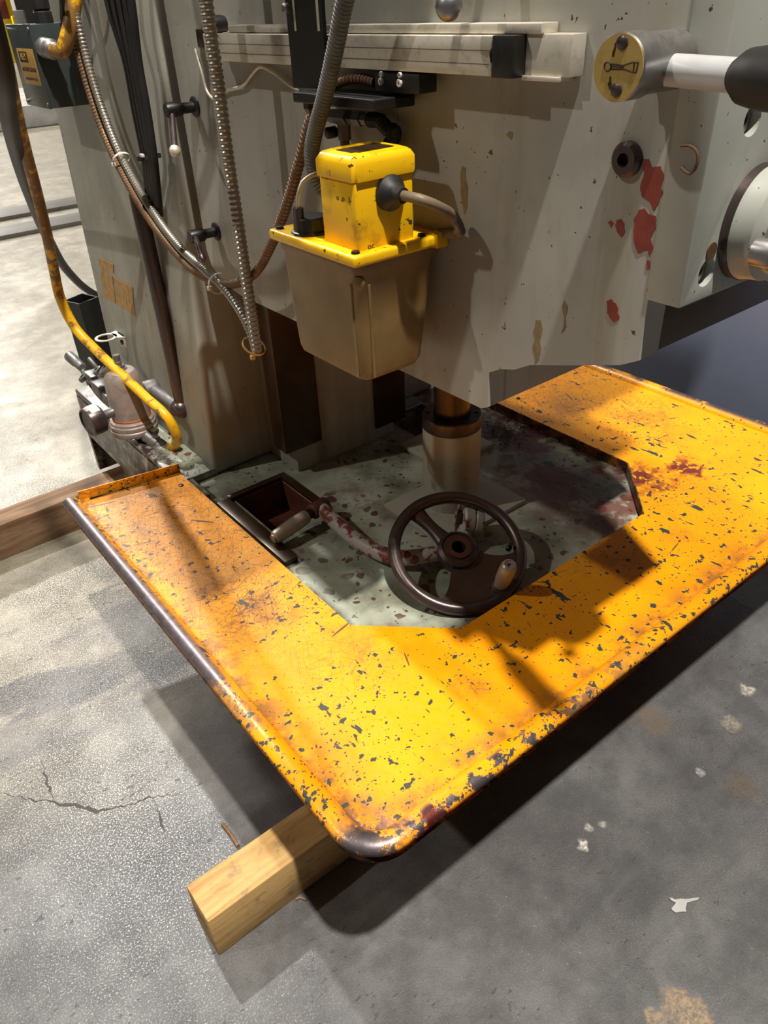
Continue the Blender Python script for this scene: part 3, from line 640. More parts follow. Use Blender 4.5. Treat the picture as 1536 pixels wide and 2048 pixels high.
# ================================================================== elevating crank lying behind it
ck = thing('crank_handle', (.75, 1.0, BZ), 'chipped grey bent crank handle with steel grip lying beside the sump', 'crank handle')
h0 = Vector((.932, .905, .427)); dH = Vector((-.80, .45, .25)).normalized()
lathe('crank_hub', [(0, 0), (.034, 0), (.037, .004), (.037, .016), (.035, .018), (.0355, .020), (.037, .022), (.037, .040), (.034, .043), (.020, .043), (.020, .030), (0, .030)], h0+dH*-.0, dH, 'crankpaint', ck, 32)
tube('crank_arm', [h0+dH*.02+Vector((-.02, -.01, -.01)), (.86, .892, .412), (.79, .905, .408), (.735, .945, .408), (.712, 1.02, .408), (.712, 1.10, .411), (.715, 1.165, .416), (.716, 1.19, .418)], .0165, 'crankpaint', ck, 16)
cyl('arm_boss', (.735, 1.188, .418), (.690, 1.181, .418), .018, 'rust', ck)
cyl('grip_shank', (.692, 1.181, .418), (.672, 1.178, .416), .011, 'black', ck)
lathe('grip', [(0, 0), (.0135, 0), (.0155, .004), (.0165, .03), (.0155, .085), (.0135, .092), (.009, .094), (.009, .098), (0, .100)], (.676, 1.179, .416), Vector((.578, 1.166, .408))-Vector((.676, 1.179, .416)), 'grip', ck, 24)

# ================================================================== lubricator
X0, Y0, Y1, ZL = .532, .738, .928, 1.081
ol = thing('oil_lubricator', (.606, .833, .93), 'yellow topped oil lubricator with cloudy brown plastic tank on the knee side', 'lubricator')
bm = bmesh.new(); rings = []
for z, s in ((.936, .0), (.929, .012)): pass
def tank_ring(z, ins, r=.014):
    x0, x1, y0, y1 = X0+.004+ins, XK-.006-ins*2.2, Y0+.004+ins, Y1-.001-ins*.8; P = []
    for cxx, cyy, t0 in ((x0+r, y0+r, math.pi), (x1-r, y0+r, 1.5*math.pi), (x1-r, y1-r, 0), (x0+r, y1-r, .5*math.pi)):
        for i in range(6): t = t0+i/5*math.pi/2; P.append(bm.verts.new((cxx+r*math.cos(t), cyy+r*math.sin(t), z)))
    return P
lv_ = [tank_ring(ZL+.001, 0), tank_ring(ZL-.012, .0), tank_ring(ZL-.016, .003), tank_ring(1.0, .006), tank_ring(.930, .010), tank_ring(.920, .013), tank_ring(.917, .022)]
for A, B in zip(lv_, lv_[1:]):
    for i in range(24): bm.faces.new((A[i], A[(i+1) % 24], B[(i+1) % 24], B[i]))
bm.faces.new(lv_[-1]); bm.faces.new(lv_[0]); tk = mo('tank', bm, 'tank', ol, True, .8)
for ax_, ay_ in ((.0035, .019), (.0195, .0035)):   # moulded corner ribs
    a = Vector((X0+ax_+.004, Y0+ay_+.004, ZL-.028)); b = Vector((X0+ax_+.0105, Y0+ay_+.0105, .924))
    tube('tank_rib', [a, (a+b)/2, b], .0024, 'tank', tk, 8)
lathe('rib_boss', [(.008, 0), (.008, .004), (.003, .006), (0, .006)], (X0+.0125, Y0+.0125, ZL-.024), (-1, -1, -.2), 'tank', tk, 14)
lid = box('lid', (X0-.004, Y0-.003, ZL-.001), (XK-.003, Y1+.004, ZL+.013), 'yellow', ol, .004, 3)
box('lid_clip', (XK-.022, Y0-.006, ZL-.003), (XK-.002, Y0+.012, ZL+.016), 'yellow', lid, .002)
for x, y in ((X0+.008, Y0+.010), (X0+.008, Y1-.008), (XK-.034, Y0+.010)): lathe('lid_screw', [(.006, 0), (.005, .004), (0, .005)], (x, y, ZL+.012), (0, 0, 1), 'black', lid, 12)
# pump box
bx0 = ony(718, 505, Y0+.012); bx1 = ony(829, 470, Y0+.012); ybk = onx(648, 482, bx0.x).y; zt = ony(722, 362, Y0+.012).z
pbx = box('pump_box', (bx0.x, Y0+.012, ZL+.010), (bx1.x, ybk, zt), 'yellow', ol, .004, 3)
cz = zt+.024
bm = bmesh.new()
def cr(ins, z, r=.006):
    return [bm.verts.new((x, y, z)) for x, y in ((bx0.x-.003+ins, Y0+.009+ins), (bx1.x+.003-ins, Y0+.009+ins), (bx1.x+.003-ins, ybk+.003-ins), (bx0.x-.003+ins, ybk+.003-ins))]
L = [cr(0, zt-.001), cr(-.0005, zt+.002), cr(-.0005, cz-.006), cr(.003, cz), cr(.012, cz+.004), cr(.015, cz+.0025)]
for A, B in zip(L, L[1:]):
    for i in range(4): bm.faces.new((A[i], A[(i+1) % 4], B[(i+1) % 4], B[i]))
bm.faces.new(L[0]); bm.faces.new(L[-1]); bmesh.ops.recalc_face_normals(bm, faces=bm.faces)
bmesh.ops.bevel(bm, geom=[e for e in bm.edges if abs((e.verts[0].co-e.verts[1].co).normalized().z) > .3], offset=.005, segments=3, affect='EDGES')
cv = mo('box_cover', bm, 'yellow', ol, True, .8)
box('name_plate', (bx0.x+.014, Y0+.030, cz+.002), (bx1.x-.014, ybk-.020, cz+.0035), M['tape'] and 'way', cv, .0005)
def txt(name, body, size, org, ex, ey, mat, parent, sx=1., lift=.0004):
    cu = bpy.data.curves.new('t', 'FONT'); cu.body = body; cu.size = size; cu.extrude = .0002; cu.align_x = 'CENTER'; cu.align_y = 'CENTER'
    to = bpy.data.objects.new('t', cu); COL.objects.link(to); bpy.context.view_layer.update()
    me = bpy.data.meshes.new_from_object(to.evaluated_get(bpy.context.evaluated_depsgraph_get())); bpy.data.objects.remove(to)
    bm = bmesh.new(); bm.from_mesh(me); ex = Vector(ex).normalized(); ey = Vector(ey).normalized(); ez = ex.cross(ey)
    mt = Matrix((ex*sx, ey, ez)).transposed().to_4x4(); mt.translation = Vector(org)+ez*lift; bm.transform(mt); return mo(name, bm, mat, parent)
fpn = bx0.x
c0 = onx(688, 398, fpn); txt('stamped_mark', 'o  o   I-', .010, (fpn, c0.y, c0.z), (0, -1, 0), (0, 0, 1), 'scuff', pbx)
c0 = ony(742, 492, Y0+.012); txt('stamped_mark', 'oc', .011, (c0.x, Y0+.012, c0.z), (1, 0, 0), (0, 0, 1), 'scuff', pbx)
g0 = ony(778, 385, Y0+.012)
lathe('cable_gland', [(.021, 0), (.021, .006), (.014, .012), (.010, .020), (.009, .028), (0, .028)], (g0.x, Y0+.0125, g0.z), (.0, -1, 0), 'rubber', ol, 24)
cb = [Vector((g0.x, Y0-.012, g0.z)), ony(838, 398, Y0-.040), ony(880, 415, Y0-.045), ony(912, 440, .70), onx(922, 463, XK-.018), onx(905, 468, XK-.010), onx(880, 466, XK-.006)]
tube('pump_cable', cb, .0062, 'cable', ol, 12)
fc = Vector((X0+.035, Y1-.040, ZL+.012)); c0 = onz(618, 465, ZL+.013); fc = Vector((c0.x+.004, c0.y, ZL+.012))
cp = lathe('filler_cap', [(.027, 0), (.027, .004), (.023, .006), (.023, .020), (.021, .022), (0, .022)], fc, (0, 0, 1), 'black', ol, 12, .4)
hexa('outlet_fitting', onx(597, 452, X0+.010)+Vector((0, 0, -.02)), onx(596, 415, X0+.010), .007, 'wheel', ol)
o1 = onx(596, 418, X0+.010); tube('outlet_tube', [o1, onx(597, 390, X0+.012), onx(605, 365, X0+.02), onx(622, 352, X0+.035), onx(645, 353, X0+.07)], .0028, 'alu', ol, 10)

# ================================================================== linear scale on the knee
ls = thing('linear_scale', (.665, .93, 1.29), 'long aluminium linear scale with black end cap along the knee', 'linear scale')
box('backing_bar', (XK-.022, .541, 1.2765), (XK-.001, 1.262, 1.3125), 'alu', ls, .001)
box('top_bar', (XK-.026, .577, 1.3125), (XK-.001, 1.20, 1.3215), 'alu', ls, .001)
tp = box('housing', (.640, .628, 1.276), (XK-.020, 1.258, 1.3115), 'alu', ls, .001)
for z in (1.2985, 1.2865): box('groove', (.6394, .632, z), (.6412, 1.255, z+.0006), 'scuff', tp, 0)
box('bottom_lip', (XK-.026, .551, 1.2725), (XK-.002, .600, 1.2768), 'alu', ls, .0008)
box('end_cap', (.639, .5985, 1.275), (XK-.020, .628, 1.3120), 'black', ls, .001)
s = onx(988, 111, .6395); bore(tp, (.630, s.y, s.z), (.657, s.y, s.z), .0078)
lathe('end_plug', [(.012, 0), (.013, .006), (.013, .02), (0, .02)], (XK-.012, 1.235, 1.322), (-1, 0, 0), 'black', ls, 20)
# reading head and bracket
rh = thing('reading_head', (.655, .80, 1.26), 'black scale reading head with white screws under the aluminium scale', 'reading head')
a, b = onx(748, 143, .640), onx(838, 189, .640)
hd = box('head_body', (.640, b.y, b.z), (XK-.012, a.y, a.z), 'black', rh, .0015)
for px, py, r in ((763, 163, .0042), (800, 166, .0042), (764, 148, .003), (801, 150, .003)):
    s = onx(px, py, .640); lathe('head_screw', [(r, 0), (r, .0022), (r*.9, .0026), (r*.42, .0026), (r*.42, .0002), (0, .0002)], s, (-1, 0, 0), 'white', hd, 16)
tube('head_cable', [onx(750, 165, .652), onx(725, 158, .650), onx(700, 158, .645), onx(675, 168, .640), onx(655, 180, .635), onx(640, 200, .63)], .0062, 'conduit_brown', rh, 12, .006)
bk = thing('scale_bracket', (.62, 1.0, 1.24), 'black angle bracket with slots hanging over the aluminium scale', 'bracket')
p = [onx(x, y, .626) for x, y in ((566, -40), (640, -40), (654, 178), (587, 176))]
bm = bmesh.new(); A = [bm.verts.new(v) for v in p]; B = [bm.verts.new(v+Vector((.005, 0, 0))) for v in p]; bm.faces.new(A); bm.faces.new(B)
for i in range(4): bm.faces.new((A[i], A[(i+1) % 4], B[(i+1) % 4], B[i]))
pl_ = mo('upright', bm, 'black', bk)
for x in (585, 632):
    a, b = onx(x-3, -30, .626), onx(x+9, 62, .626); box('slot', (.6253, min(a.y, b.y), min(a.z, b.z)), (.6262, max(a.y, b.y), max(a.z, b.z)), 'alu', pl_, 0)
s = onx(574, 17, .620); lathe('bracket_bolt', [(.006, 0), (.006, .004), (.004, .006), (0, .006)], s, (-1, 0, 0), 'steel', pl_, 12)
a, b = onx(590, 192, .60), onx(752, 196, .66)
q_ = [onx(594, 190, .60), onx(608, 210, .60), onx(640, 216, .60), onx(752, 197, .655), onx(750, 178, .668), onx(655, 178, .655), onx(590, 178, .62)]
bm = bmesh.new(); zz = onx(650, 190, .62).z
poly = [onx(588, 180, .606), onx(650, 182, .604), onx(752, 183, .640)]
y_a, y_b = onx(590, 190, .61).y, onx(752, 190, .61).y
bm = bmesh.new(); bbox(bm, (.606, y_b, zz-.010), (XK-.01, y_a, zz+.002), .0015); mo('foot', bm, 'black', bk)
a = onx(620, 215, .622); lathe('cable_nut', [(.011, 0), (.011, .010), (.007, .016), (0, .016)], (.625, a.y, zz-.008), (0, 0, -1), 'way', bk, 6, .3)

# ================================================================== oil distribution manifold
mf = thing('oil_manifold', (.665, .95, 1.23), 'black brass oil line manifold on the knee above the lubricator', 'oil manifold')
a, b = onx(648, 230, .662), onx(750, 241, .662); dm = (b-a).normalized()
for t, r, L_, mt in ((0, .0085, .02, 'fit'), (.019, .0095, .014, 'fit'), (.034, .010, .024, 'fit'), (.060, .0085, .012, 'wheel'), (.073, .0095, .016, 'fit'), (.090, .0075, .022, 'fit')):
    hexa('fitting', a+dm*t, a+dm*(t+L_), r, mt, mf)
s = a+dm*.046; hexa('tee_branch', s, s+Vector((0, 0, -.028)), .009, 'fit', mf); hexa('branch_nut', s+Vector((0, 0, -.028)), s+Vector((0, 0, -.040)), .0065, 'wheel', mf)
cyl('blank_plug', s+Vector((-.004, .012, -.018)), s+Vector((-.020, .016, -.019)), .0075, 'black', mf)
e = s+Vector((0, 0, -.036)); tube('feed_tube', [e, e+Vector((-.01, -.002, -.03)), Vector((bx1.x-.03, ybk-.01, cz+.0))], .003, 'alu', mf, 8)
e = a+dm*.105; tube('outlet_hose', [e, e+dm*.022, e+dm*.040+Vector((0, 0, -.010)), onx(790, 262, .662), onx(785, 280, .664), onx(772, 300, .668), onx(760, 330, .668)], .0095, 'rubber', mf, 12, .0055, .12)

# ================================================================== thin oil line with brown connector
tl = thing('oil_line', (.67, 1.4, 1.25), 'thin bent pale oil tube with brown connector at the knee edge', 'tube')
a, b = onx(378, 58, .66), onx(402, 98, .66); box('connector', (.670, min(a.y, b.y), min(a.z, b.z)), (XK, max(a.y, b.y), max(a.z, b.z)), 'way', tl, .003)
tube('tube_run', [onx(390, 98, .672), onx(402, 140, .672), onx(415, 185, .674), onx(424, 196, .674), onx(450, 182, .674), onx(490, 168, .674), onx(505, 148, .674), onx(520, 134, .674), onx(545, 144, .674), onx(580, 170, .674), onx(600, 182, .674)], .0026, 'alu', tl, 8, None, 0, .004)

# ================================================================== flexible conduits
YC, XC = onx(470, 400, .600).y, .600
def hi(p, z=.6, dx=0., dy=0.): return Vector(p)+Vector((dx, dy, z))
def vpt(py, x=XC, y=YC):   # a point straight below/above, at image row py
    lo, hi = -1., 3.
    for _ in range(40):
        mid = (lo+hi)/2; v = Vector((x, y, mid))-CAM; yy = 1024-FPX*v.dot(UP)/v.dot(_f)
        if yy > py: lo = mid
        else: hi = mid
    return Vector((x, y, (lo+hi)/2))
tag(tube('flexible_conduit', [hi(vpt(-160)), vpt(-160), vpt(0), onx(432, 140, .600), onx(455, 310, .600), onx(478, 460, .600), onx(497, 590, .600), onx(514, 703, .600)], .0105, 'conduit', None, 16, .0085, .14), 'straight bright metal flexible conduit hanging in front of the knee', 'conduit', 'metal clad conduits')
tag(tube('flexible_conduit', [hi(onx(120, -60, .655), .6, .02, .05), onx(120, -60, .655), onx(152, 30, .652), onx(170, 105, .650), onx(198, 200, .646), onx(228, 280, .643), onx(262, 350, .637), onx(310, 430, .628), onx(355, 490, .620), onx(415, 545, .612), onx(452, 580, .606), onx(485, 630, .602), onx(505, 675, .600), onx(512, 700, .598)], .0085, 'conduit', None, 14, .007, .14), 'thin silvery flexible conduit sagging from the column to the cable tie', 'conduit', 'metal clad conduits')
tag(tube('flexible_conduit', [hi(onx(104, -60, .650), .6, .02, .05), onx(104, -60, .650), onx(142, 50, .648), onx(158, 110, .646), onx(184, 200, .642), onx(215, 285, .637), onx(248, 352, .631), onx(298, 437, .622), onx(340, 492, .617), onx(395, 545, .612), onx(440, 566, .610), onx(478, 565, .612), onx(512, 543, .618), onx(540, 495, .622), onx(570, 420, .627), onx(600, 320, .632), onx(622, 240, .636), onx(628, 225, .636)], .0085, 'conduit_brown', None, 14, .007, .14), 'brown rusty flexible conduit looping up from the column to the black bracket', 'conduit', 'metal clad conduits')
tag(tube('flexible_conduit', [hi(onx(712, -90, .585), .5, .05, -.02), onx(712, -90, .585), onx(690, 0, .585), onx(668, 110, .586), onx(645, 210, .588), onx(630, 265, .590), onx(623, 310, .592), onx(630, 350, .596), onx(645, 378, .602), onx(665, 388, .610)], .0105, 'conduit_grey', None, 16, .0045, .10), 'grey ribbed conduit dropping into the back of the yellow pump box', 'conduit')
def tie(name, c, d, r, label, tail, mat='white'):
    t = thing(name, c, label, 'cable tie', 'nylon cable ties on the conduits'); u, v, d = frame(d); bm = bmesh.new(); n = 28
    R = [[bm.verts.new(Vector(c)+(u*math.cos(6.2832*i/n)*rx+v*math.sin(6.2832*i/n)*rx)+d*h) for i in range(n)] for rx, h in ((r, -.0022), (r+.0012, -.0022), (r+.0012, .0022), (r, .0022))]
    for k in range(4):
        A, B = R[k], R[(k+1) % 4]
        for i in range(n): bm.faces.new((A[i], A[(i+1) % n], B[(i+1) % n], B[i]))
    mo('strap', bm, mat, t, True, .7); tl = Vector(c)+Vector(tail); box('tie_head', tl-Vector((.004, .004, .004)), tl+Vector((.004, .004, .004)), 'gold' if mat == 'gold' else 'white', t, .001)
a = onx(243, 318, .638); tie('cable_tie', a, onx(262, 350, .635)-onx(228, 280, .638), .018, 'white cable tie round two conduits on the column side', (-.016, .010, -.010))
a = onx(437, 567, .611); tie('cable_tie', a, onx(452, 580, .606)-onx(415, 545, .612), .019, 'white cable tie where the brown conduit leaves the silver one', (-.015, .010, -.008))
a = onx(508, 692, .600); tie('cable_tie', a, Vector((.2, -.5, .8)), .021, 'loose cable tie with yellowed head round the hanging conduit ends', (-.004, .004, -.022), 'gold')

# black cable bundle on the column corner
cbn = thing('cable_bundle', (.63, 1.5, 1.05), 'bundle of black cables strapped down the column corner', 'cable bundle')
for i, (x0, x1, x2, xx) in enumerate(((216, 262, 293, .642), (228, 268, 298, .636), (240, 274, 303, .632), (252, 280, 308, .632), (262, 286, 312, .634))):
    tube('cable', [hi(onx(x0-10, -60, xx), .6, .04), onx(x0-10, -60, xx), onx(x0, 0, xx), onx(x1-8, 130, xx), onx(x1+8, 220, xx), onx(x2-4, 315, xx), onx(x2+2, 370, xx+.006), onx(x2+8, 430, xx+.012)], .0075, 'rubber', cbn, 10)
a = onx(297, 310, .636); b = onx(284, 262, .636); bm = bmesh.new(); lathe_bm(bm, [(.024, 0), (.024, .008), (.022, .008), (.022, 0)], a, a-b, 24); mo('strap', bm, 'rubber', cbn, True, .7)
s = onx(284, 311, .615); box('strap_clip', s-Vector((.003, .006, .003)), s+Vector((.003, .006, .003)), 'white', cbn, .001)
tag(tube('black_cable', [hi(onx(118, -60, .62), .5, .03), onx(118, -60, .62), onx(124, 10, .625), onx(128, 50, .64), onx(150, 100, .66)], .005, 'rubber', None, 8), 'thin black cable behind the yellow hose by the green box', 'cable')

# ================================================================== air box on the column
jy = 1.925; jx0, jx1 = .581, .682; jy1 = 2.085; jz0, jz1 = 1.172, 1.329
jb = thing('air_control_box', (.63, 2.0, jz0), 'dark green metal box with gold label fixed to the column side', 'control box')
box('housing', (jx0+.004, jy, jz0), (jx1, jy1, jz1), 'box', jb, .002); cvj = box('cover', (jx0, jy-.002, jz0-.001), (jx0+.005, jy1+.002, jz1+.001), 'box', jb, .0015)
for y, z in ((jy+.006, jz0+.008), (jy+.006, jz1-.008), (jy1-.008, jz0+.008), (jy1-.008, jz1-.008)): lathe('cover_screw', [(.004, 0), (.004, .002), (0, .003)], (jx0, y, z), (-1, 0, 0), 'steel', cvj, 12)
la = [onx(x, y, jx0-.001) for x, y in ((32, 98), (71, 97), (86, 170), (50, 169))]
ya, yb = la[0].y, la[1].y; za, zb = (la[0].z+la[1].z)/2, (la[2].z+la[3].z)/2; yb = jy+.014; yw = ya-yb
lb = box('label_plate', (jx0-.0012, yb, zb), (jx0, ya, za), 'label', cvj, .0003)
ym = (ya+yb)/2; fx2 = jx0-.0013; H_ = za-zb
bm = bmesh.new(); bbox(bm, (fx2-.0002, ym-yw*.10, zb+H_*.62), (fx2+.0002, ym+yw*.40, zb+H_*.92)); mo('logo_frame', bm, 'print', lb)
txt('printed_text', 'ALEX', .020, (fx2-.0002, ym+yw*.15, zb+H_*.77), (0, -1, 0), (0, 0, 1), 'label', lb, 1.05*yw/.14)
txt('printed_text', 'AIR POWER DRAWBAR', .0125, (fx2, ym-yw*.02, zb+H_*.42), (0, -1, 0), (0, 0, 1), 'print', lb, .92*yw/.14)
txt('printed_text', 'ALEX MACHINE TOOL CO.,LTD', .007, (fx2, ym-yw*.02, zb+H_*.16), (0, -1, 0), (0, 0, 1), 'print', lb, 1.05*yw/.14)
a = ony(84, 94, jy); 
lathe('air_coupling', [(.016, 0), (.017, .006), (.0195, .008), (.0195, .024), (.018, .026), (.0195, .028), (.0195, .042), (.015, .046), (.015, .060), (0, .060)], (a.x, jy, a.z), (.22, -1, -.12), 'steel', jb, 24)
g = Vector((.645, jy+.05, jz1)); lathe('cable_gland', [(.020, 0), (.020, .020), (.016, .023), (.0195, .026), (.0195, .050), (.012, .060), (0, .060)], (.628, jy+.035, jz1), (0, 0, 1), 'rubber', jb, 8, .4)
hs = Vector((a.x, jy, a.z)); dd = Vector((.22, -1, -.12)).normalized()
tag(tube('air_hose', [hs+dd*.048, hs+dd*.075, ony(133, 83, jy-.085), ony(140, 55, jy-.09), ony(146, 20, jy-.09), ony(152, -30, jy-.09), ony(160, -110, jy-.09), hi(ony(160, -110, jy-.09), .5, .03)], .0155, 'hose', None, 14), 'yellow hose rising from the coupling on the dark green box', 'hose')

# ================================================================== air filter on the base flange
FX, FY, FZ = .556, 1.83, .398
af = thing('air_filter', (FX, FY, FZ), 'oxidised metal air filter bowl with orange seal line on the base flange', 'air filter')
sc = 1.0
lathe('filter_head', [(0, .0), (.030, .0), (.034, .012), (.058, .018), (.062, .024), (.062, .034), (.059, .036), (.0605, .040), (.0605, .048), (.057, .050), (.057, .056), (.050, .060), (0, .060)], (FX, FY, FZ), (0, 0, 1), 'bowl', af, 40)
lathe('bowl', [(.0505, .058), (.0495, .08), (.0475, .13), (.0455, .168), (.042, .181), (.035, .190), (.020, .194), (0, .195)], (FX, FY, FZ), (0, 0, 1), 'bowl', af, 40)
lathe('seal_line', [(.0505, .062), (.0512, .064), (.0503, .067)], (FX, FY, FZ), (0, 0, 1), 'orange', af, 40, .6, False)
lathe('drain_washer', [(.019, .191), (.019, .197), (.012, .198), (0, .198)], (FX, FY, FZ), (0, 0, 1), 'fit', af, 20); hexa('drain_nut', (FX, FY, FZ+.197), (FX, FY, FZ+.204), .015, 'fit', af)
lathe('drain_valve', [(.009, 0), (.009, .012), (.0075, .014), (.0085, .016), (.0085, .030), (0, .030)], (FX, FY, FZ+.202), (0, 0, 1), 'fit', af, 14)
# hose coupling toward the front
cs = Vector((FX+.005, FY-.055, FZ+.022)); dc = (onx(322, 893, .585)-cs).normalized()
lathe('hose_coupling', [(.017, 0), (.017, .018), (.0195, .020), (.0195, .034), (.017, .036), (.0185, .040), (.0185, .058), (.014, .062), (.014, .078), (.011, .080), (.011, .09), (0, .09)], cs, dc, 'fit', af, 22)
box('coupling_latch', cs+dc*.03+Vector((-.006, -.012, .014)), cs+dc*.03+Vector((.010, .012, .024)), 'steel', af, .002)
cyl('drain_tap', (FX-.02, FY-.045, FZ), (FX-.03, FY-.05, FZ+.022), .008, 'fit', af)
# gauge and valve train behind the filter
ga = onx(190, 838, .462); gs = Vector((FX-.01, ga.y-.01, ga.z+.012))
gg = cyl('gauge_stem', gs, (ga.x+.012, ga.y, ga.z), .0125, 'fit', af)
dg = Vector((-1, -.16, -.02)).normalized(); gc = Vector((ga.x+.016, ga.y, ga.z))
lathe('gauge_body', [(0, 0), (.034, 0), (.038, .004), (.038, .036), (.036, .040), (.032, .040), (.032, .036), (0, .036)], gc, dg, 'wheel', gg, 36)
lathe('gauge_glass', [(.032, .0355), (.032, .0365), (0, .0375)], gc, dg, 'fit', gg, 36)
bm = bmesh.new(); u, v, d = frame(dg); n = 6
A = []; 
for i in range(n+1):
    t = math.radians(52+i*12); up = Vector((0, 0, 1)); sd = dg.cross(up).normalized(); rr = sd*math.cos(t)*-1+(up-dg*dg.dot(up)).normalized()*math.sin(t)
    A.append((bm.verts.new(gc+rr*.0385+dg*.006), bm.verts.new(gc+rr*.0385+dg*.030)))
for x, y in zip(A, A[1:]): bm.faces.new((x[0], y[0], y[1], x[1]))
mo('gauge_sticker', bm, 'white', gg)
vx = .545
tube('valve_pipe', [(FX, FY+.04, FZ+.045), (vx, FY+.12, FZ+.050), (vx, FY+.24, FZ+.060), onx(158, 728, vx)], .0085, 'fit', af, 12)
e1 = onx(165, 735, vx); e2 = onx(136, 710, vx); lathe('valve_end', [(.010, 0), (.0135, .006), (.0135, .05), (.016, .055), (.016, .105), (.012, .112), (0, .112)], e1, e2-e1, 'fit', af, 16)
for px, py, w_ in ((188, 755, .022), (205, 775, .026), (222, 795, .022), (236, 815, .020)):
    s = onx(px, py, vx); box('valve_block', s-Vector((w_*.8, w_*1.3, w_*.7)), s+Vector((w_*.8, w_*1.3, w_*.7)), 'fit', af, .005, 2)
for px, py, r in ((172, 758, .017), (200, 745, .014), (216, 742, .02)):
    s = onx(px, py, vx-.012); lathe('valve_nut', [(r*.6, 0), (r, .002), (r, .012), (r*.6, .014), (r*.4, .014), (r*.4, .005), (0, .005)], s, (-.5, .2, .8), 'fit', af, 14)
s = onx(208, 752, vx); cyl('valve_lever', s, s+Vector((-.01, .06, .035)), .006, 'fit', af)
# yellow supply hose
ce = cs+dc*.082
tag(tube('air_hose', [ce, ce+dc*.016+Vector((0, 0, -.003)), onx(341, 903, .598), onx(352, 888, .603), onx(352, 868, .600), onx(338, 840, .590), onx(290, 793, .570), onx(241, 747, .550), onx(192, 700, .53), onx(150, 655, .51), onx(122, 600, .50), onx(108, 540, .50), onx(94, 470, .49), onx(72, 380, .48), onx(48, 290, .46), onx(30, 215, .44), onx(8, 110, .42), onx(-30, -20, .40), hi(onx(-30, -20, .40), .6, -.05)], .0125, 'hose', None, 14), 'long grimy yellow air hose curving down to the metal air filter', 'hose')
tag(tube('black_hose', [hi(CAM+ray(-40, -40)*.95, .7, -.08), CAM+ray(-40, -40)*.95, CAM+ray(2, 120)*1.05, CAM+ray(14, 210)*1.2, CAM+ray(32, 300)*1.5, CAM+ray(60, 390)*1.9, CAM+ray(98, 480)*2.4, CAM+ray(138, 545)*2.8, CAM+ray(180, 583)*3.1, CAM+ray(225, 608)*3.3], .0150, 'rubber', None, 14), 'thick black rubber hose hanging down beside the yellow hose', 'hose')
# ring bracket on the column
rp = onx(258, 682, .642); rb = thing('ring_bracket', (.60, rp.y, rp.z), 'thin galvanised ring bracket sticking out of the column above the filter', 'bracket')
rc = onz(212, 676, rp.z); rc.z = rp.z; bm = bmesh.new(); n = 28; ro, ri = .030, .022
O = []; I = []
for zz in (0, .0025):
    O.append([bm.verts.new((rc.x+ro*math.cos(6.2832*i/n), rc.y+ro*math.sin(6.2832*i/n), rc.z+zz)) for i in range(n)]); I.append([bm.verts.new((rc.x+ri*math.cos(6.2832*i/n), rc.y+ri*math.sin(6.2832*i/n), rc.z+zz)) for i in range(n)])
for i in range(n):
    j = (i+1) % n; bm.faces.new((O[0][i], O[0][j], I[0][j], I[0][i])); bm.faces.new((O[1][i], O[1][j], I[1][j], I[1][i])); bm.faces.new((O[0][i], O[0][j], O[1][j], O[1][i])); bm.faces.new((I[0][i], I[0][j], I[1][j], I[1][i]))
mo('ring', bm, 'alu', rb, True, .5)
prismo('tongue', [(rc.x+ri, rc.y-.024), (rc.x+ri, rc.y+.022), (rp.x+.004, rc.y+.030), (rp.x+.004, rc.y-.040)], 2, rp.z, rp.z+.0025, 'alu', rb)
box('fixing_plate', (cx(rp.z)-.004, rc.y-.035, rp.z-.03), (cx(rp.z)+.002, rc.y+.012, rp.z+.0025), 'alu', rb, .001); s = Vector((cx(rp.z)-.004, rc.y-.018, rp.z-.017)); lathe('fixing_bolt', [(.007, 0), (.006, .005), (0, .006)], s, (-1, 0, 0), 'black', rb, 6)

# ================================================================== swarf, splinters, background
sw = bmesh.new()
for i in range(150):
    c = onz(1005+random.gauss(0, 1)*26, 868+random.gauss(0, 1)*16, BZ+.002); c.z = BZ+.003
    if not (.7 < c.x < 1.38): continue
    a = random.uniform(0, 6.3); L_ = random.uniform(.004, .012); P = [c+Vector((math.cos(a+t*1.5)*L_*t, math.sin(a+t*1.5)*L_*t, .004*math.sin(t*3.1))) for t in (0, .25, .5, .75, 1)]
    tube_bm(sw, P, random.uniform(.0006, .0014), 4)
for i in range(90):
    c = Vector((random.uniform(.545, .62), random.uniform(1.54, 1.72), .399)); a = random.uniform(0, 6.3); tube_bm(sw, [c, c+Vector((math.cos(a)*.004, math.sin(a)*.004, .0006))], .0008, 4)
tag(mo('metal_swarf', sw, 'fit'), 'loose metal swarf curls scattered over the machine base', 'swarf', kind='stuff')
def splinter(px, lab, pts, r):
    tag(tube('wood_splinter', [onz(x, y, .004) for x, y in pts], r, 'wood_old', None, 6), lab, 'splinter', 'wood splinters on the floor')
splinter(0, 'dark wood splinter lying against the pale timber beam', [(445, 1648), (462, 1670), (476, 1692)], .004)
splinter(0, 'curled wood shaving beside the pale timber beam', [(592, 1798), (602, 1795), (612, 1800)], .002)
P = [onz(x, y, .002) for x, y in ragged([(1338, 1796), (1350, 1800), (1372, 1799), (1398, 1796), (1396, 1800), (1374, 1806), (1372, 1824), (1352, 1826), (1342, 1818), (1352, 1806)], 2, .2)]
tag(flat('paper_scrap', P, .0015, (0, 0, 1), 'beam'), 'torn grey scrap of paper on the dark floor', 'paper scrap')
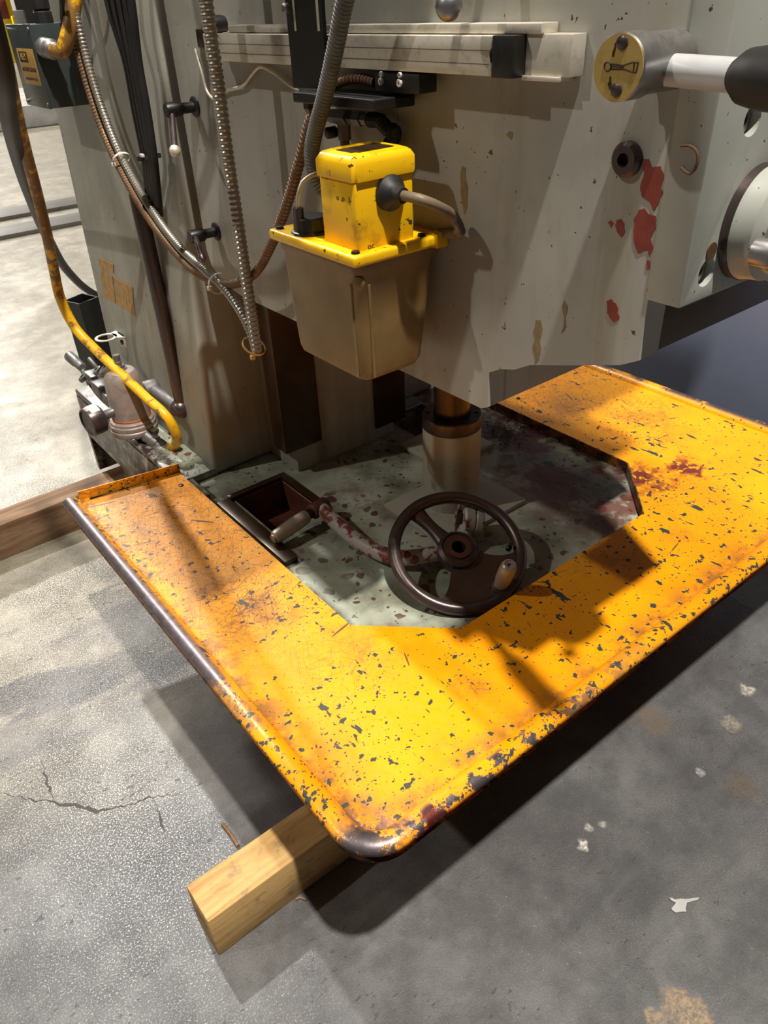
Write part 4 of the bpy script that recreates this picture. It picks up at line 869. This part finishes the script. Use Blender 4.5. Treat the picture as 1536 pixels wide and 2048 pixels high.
# dark steel post behind the column
pz = .50; p = onz(160, 594, pz); po = thing('steel_post', (p.x+.02, p.y, 0), 'dark green hollow square steel post standing behind the column', 'post')
w_ = .044; th = .006; bm = bmesh.new(); c = Vector((p.x-.005, p.y-.02, 0)); rot = Matrix.Rotation(.35, 4, 'Z')
ringv = lambda h, z: [bm.verts.new(c+(rot @ Vector((x*h, y*h, 0)))+Vector((0, 0, z))) for x, y in ((-1, -1), (1, -1), (1, 1), (-1, 1))]
r0, r1, r2, r3 = ringv(w_, .0), ringv(w_, pz), ringv(w_-th, pz), ringv(w_-th, .05)
for A, B in ((r0, r1), (r1, r2), (r2, r3)):
    for i in range(4): bm.faces.new((A[i], A[(i+1) % 4], B[(i+1) % 4], B[i]))
bm.faces.new(r3); mo('tube_wall', bm, 'greenpost', po)
box('foot_plate', c+Vector((-.10, -.10, 0)), c+Vector((.10, .10, .008)), 'greenpost', po, .002)
# low steel on the floor further back
M['darkbar'] = simple('dark_scale_steel', lin(92, 88, 80), .5, 0, .3, 4)
for lab, y0, y1 in (('dark flat steel bar across the floor behind the column, closer to the post', 6.12, 6.42), ('dark flat steel bar across the floor behind the column, closer to the kerb', 6.74, 7.05)):
    tag(box('steel_bar', (-4, y0, 0), (5.5, y1, .03), 'darkbar', None, .004), lab, 'steel bar', 'bars on the floor behind')
tag(box('kerb', (-4, 12.4, 0), (12, 15.5, .28), 'beam', None, .02), 'pale concrete kerb across the far floor', 'kerb')
def far(px0, py0, px1, py1, y, th, mat, name, lab, cat, grp=None, foot=True):
    a, b = ony(px0, py0, y), ony(px1, py1, y); lo = Vector((min(a.x, b.x), y, 0 if foot else min(a.z, b.z))); hi = Vector((max(a.x, b.x), y+th, max(a.z, b.z)))
    return tag(box(name, lo, hi, mat, None, .02), lab, cat, grp)
far(4, -60, 17, 100, 30, .4, 'safety', 'guard_post', 'thick yellow guard post with red top far behind the machine', 'post', 'yellow guard posts')
s = ony(6, 15, 29.9); tag(box('red_sign', (s.x-.25, 29.85, s.z-.3), (s.x+.12, 29.98, s.z+.2), M['primer'], None, .01), 'small red sign on the thick yellow guard post', 'sign')
far(29, 32, 34, 70, 26, .15, 'safety', 'guard_rail', 'thin yellow guard rail post beside the white pillar', 'post', 'yellow guard posts')
far(12, -60, 32, 90, 34, .6, 'wallwhite', 'pillar', 'white pillar between the yellow posts far behind', 'pillar')
far(42, 20, 60, 60, 22, .7, 'fit', 'far_cabinet', 'grey cabinet far behind the dark green box', 'cabinet')
# neighbouring machine guard to the right
pn = thing('machine_guard', (2.4, 1.2, 0), 'smooth blue grey sheet metal guard beyond the tray', 'machine guard')
box('side_sheet', (2.16, -.1, .05), (2.18, 3.2, .92), 'panel', pn, .004); box('top_sheet', (2.16, -.1, .92), (2.9, 3.2, .94), 'panel', pn, .004); box('plinth', (2.19, -.05, 0), (2.85, 3.15, .06), 'black', pn, .003)
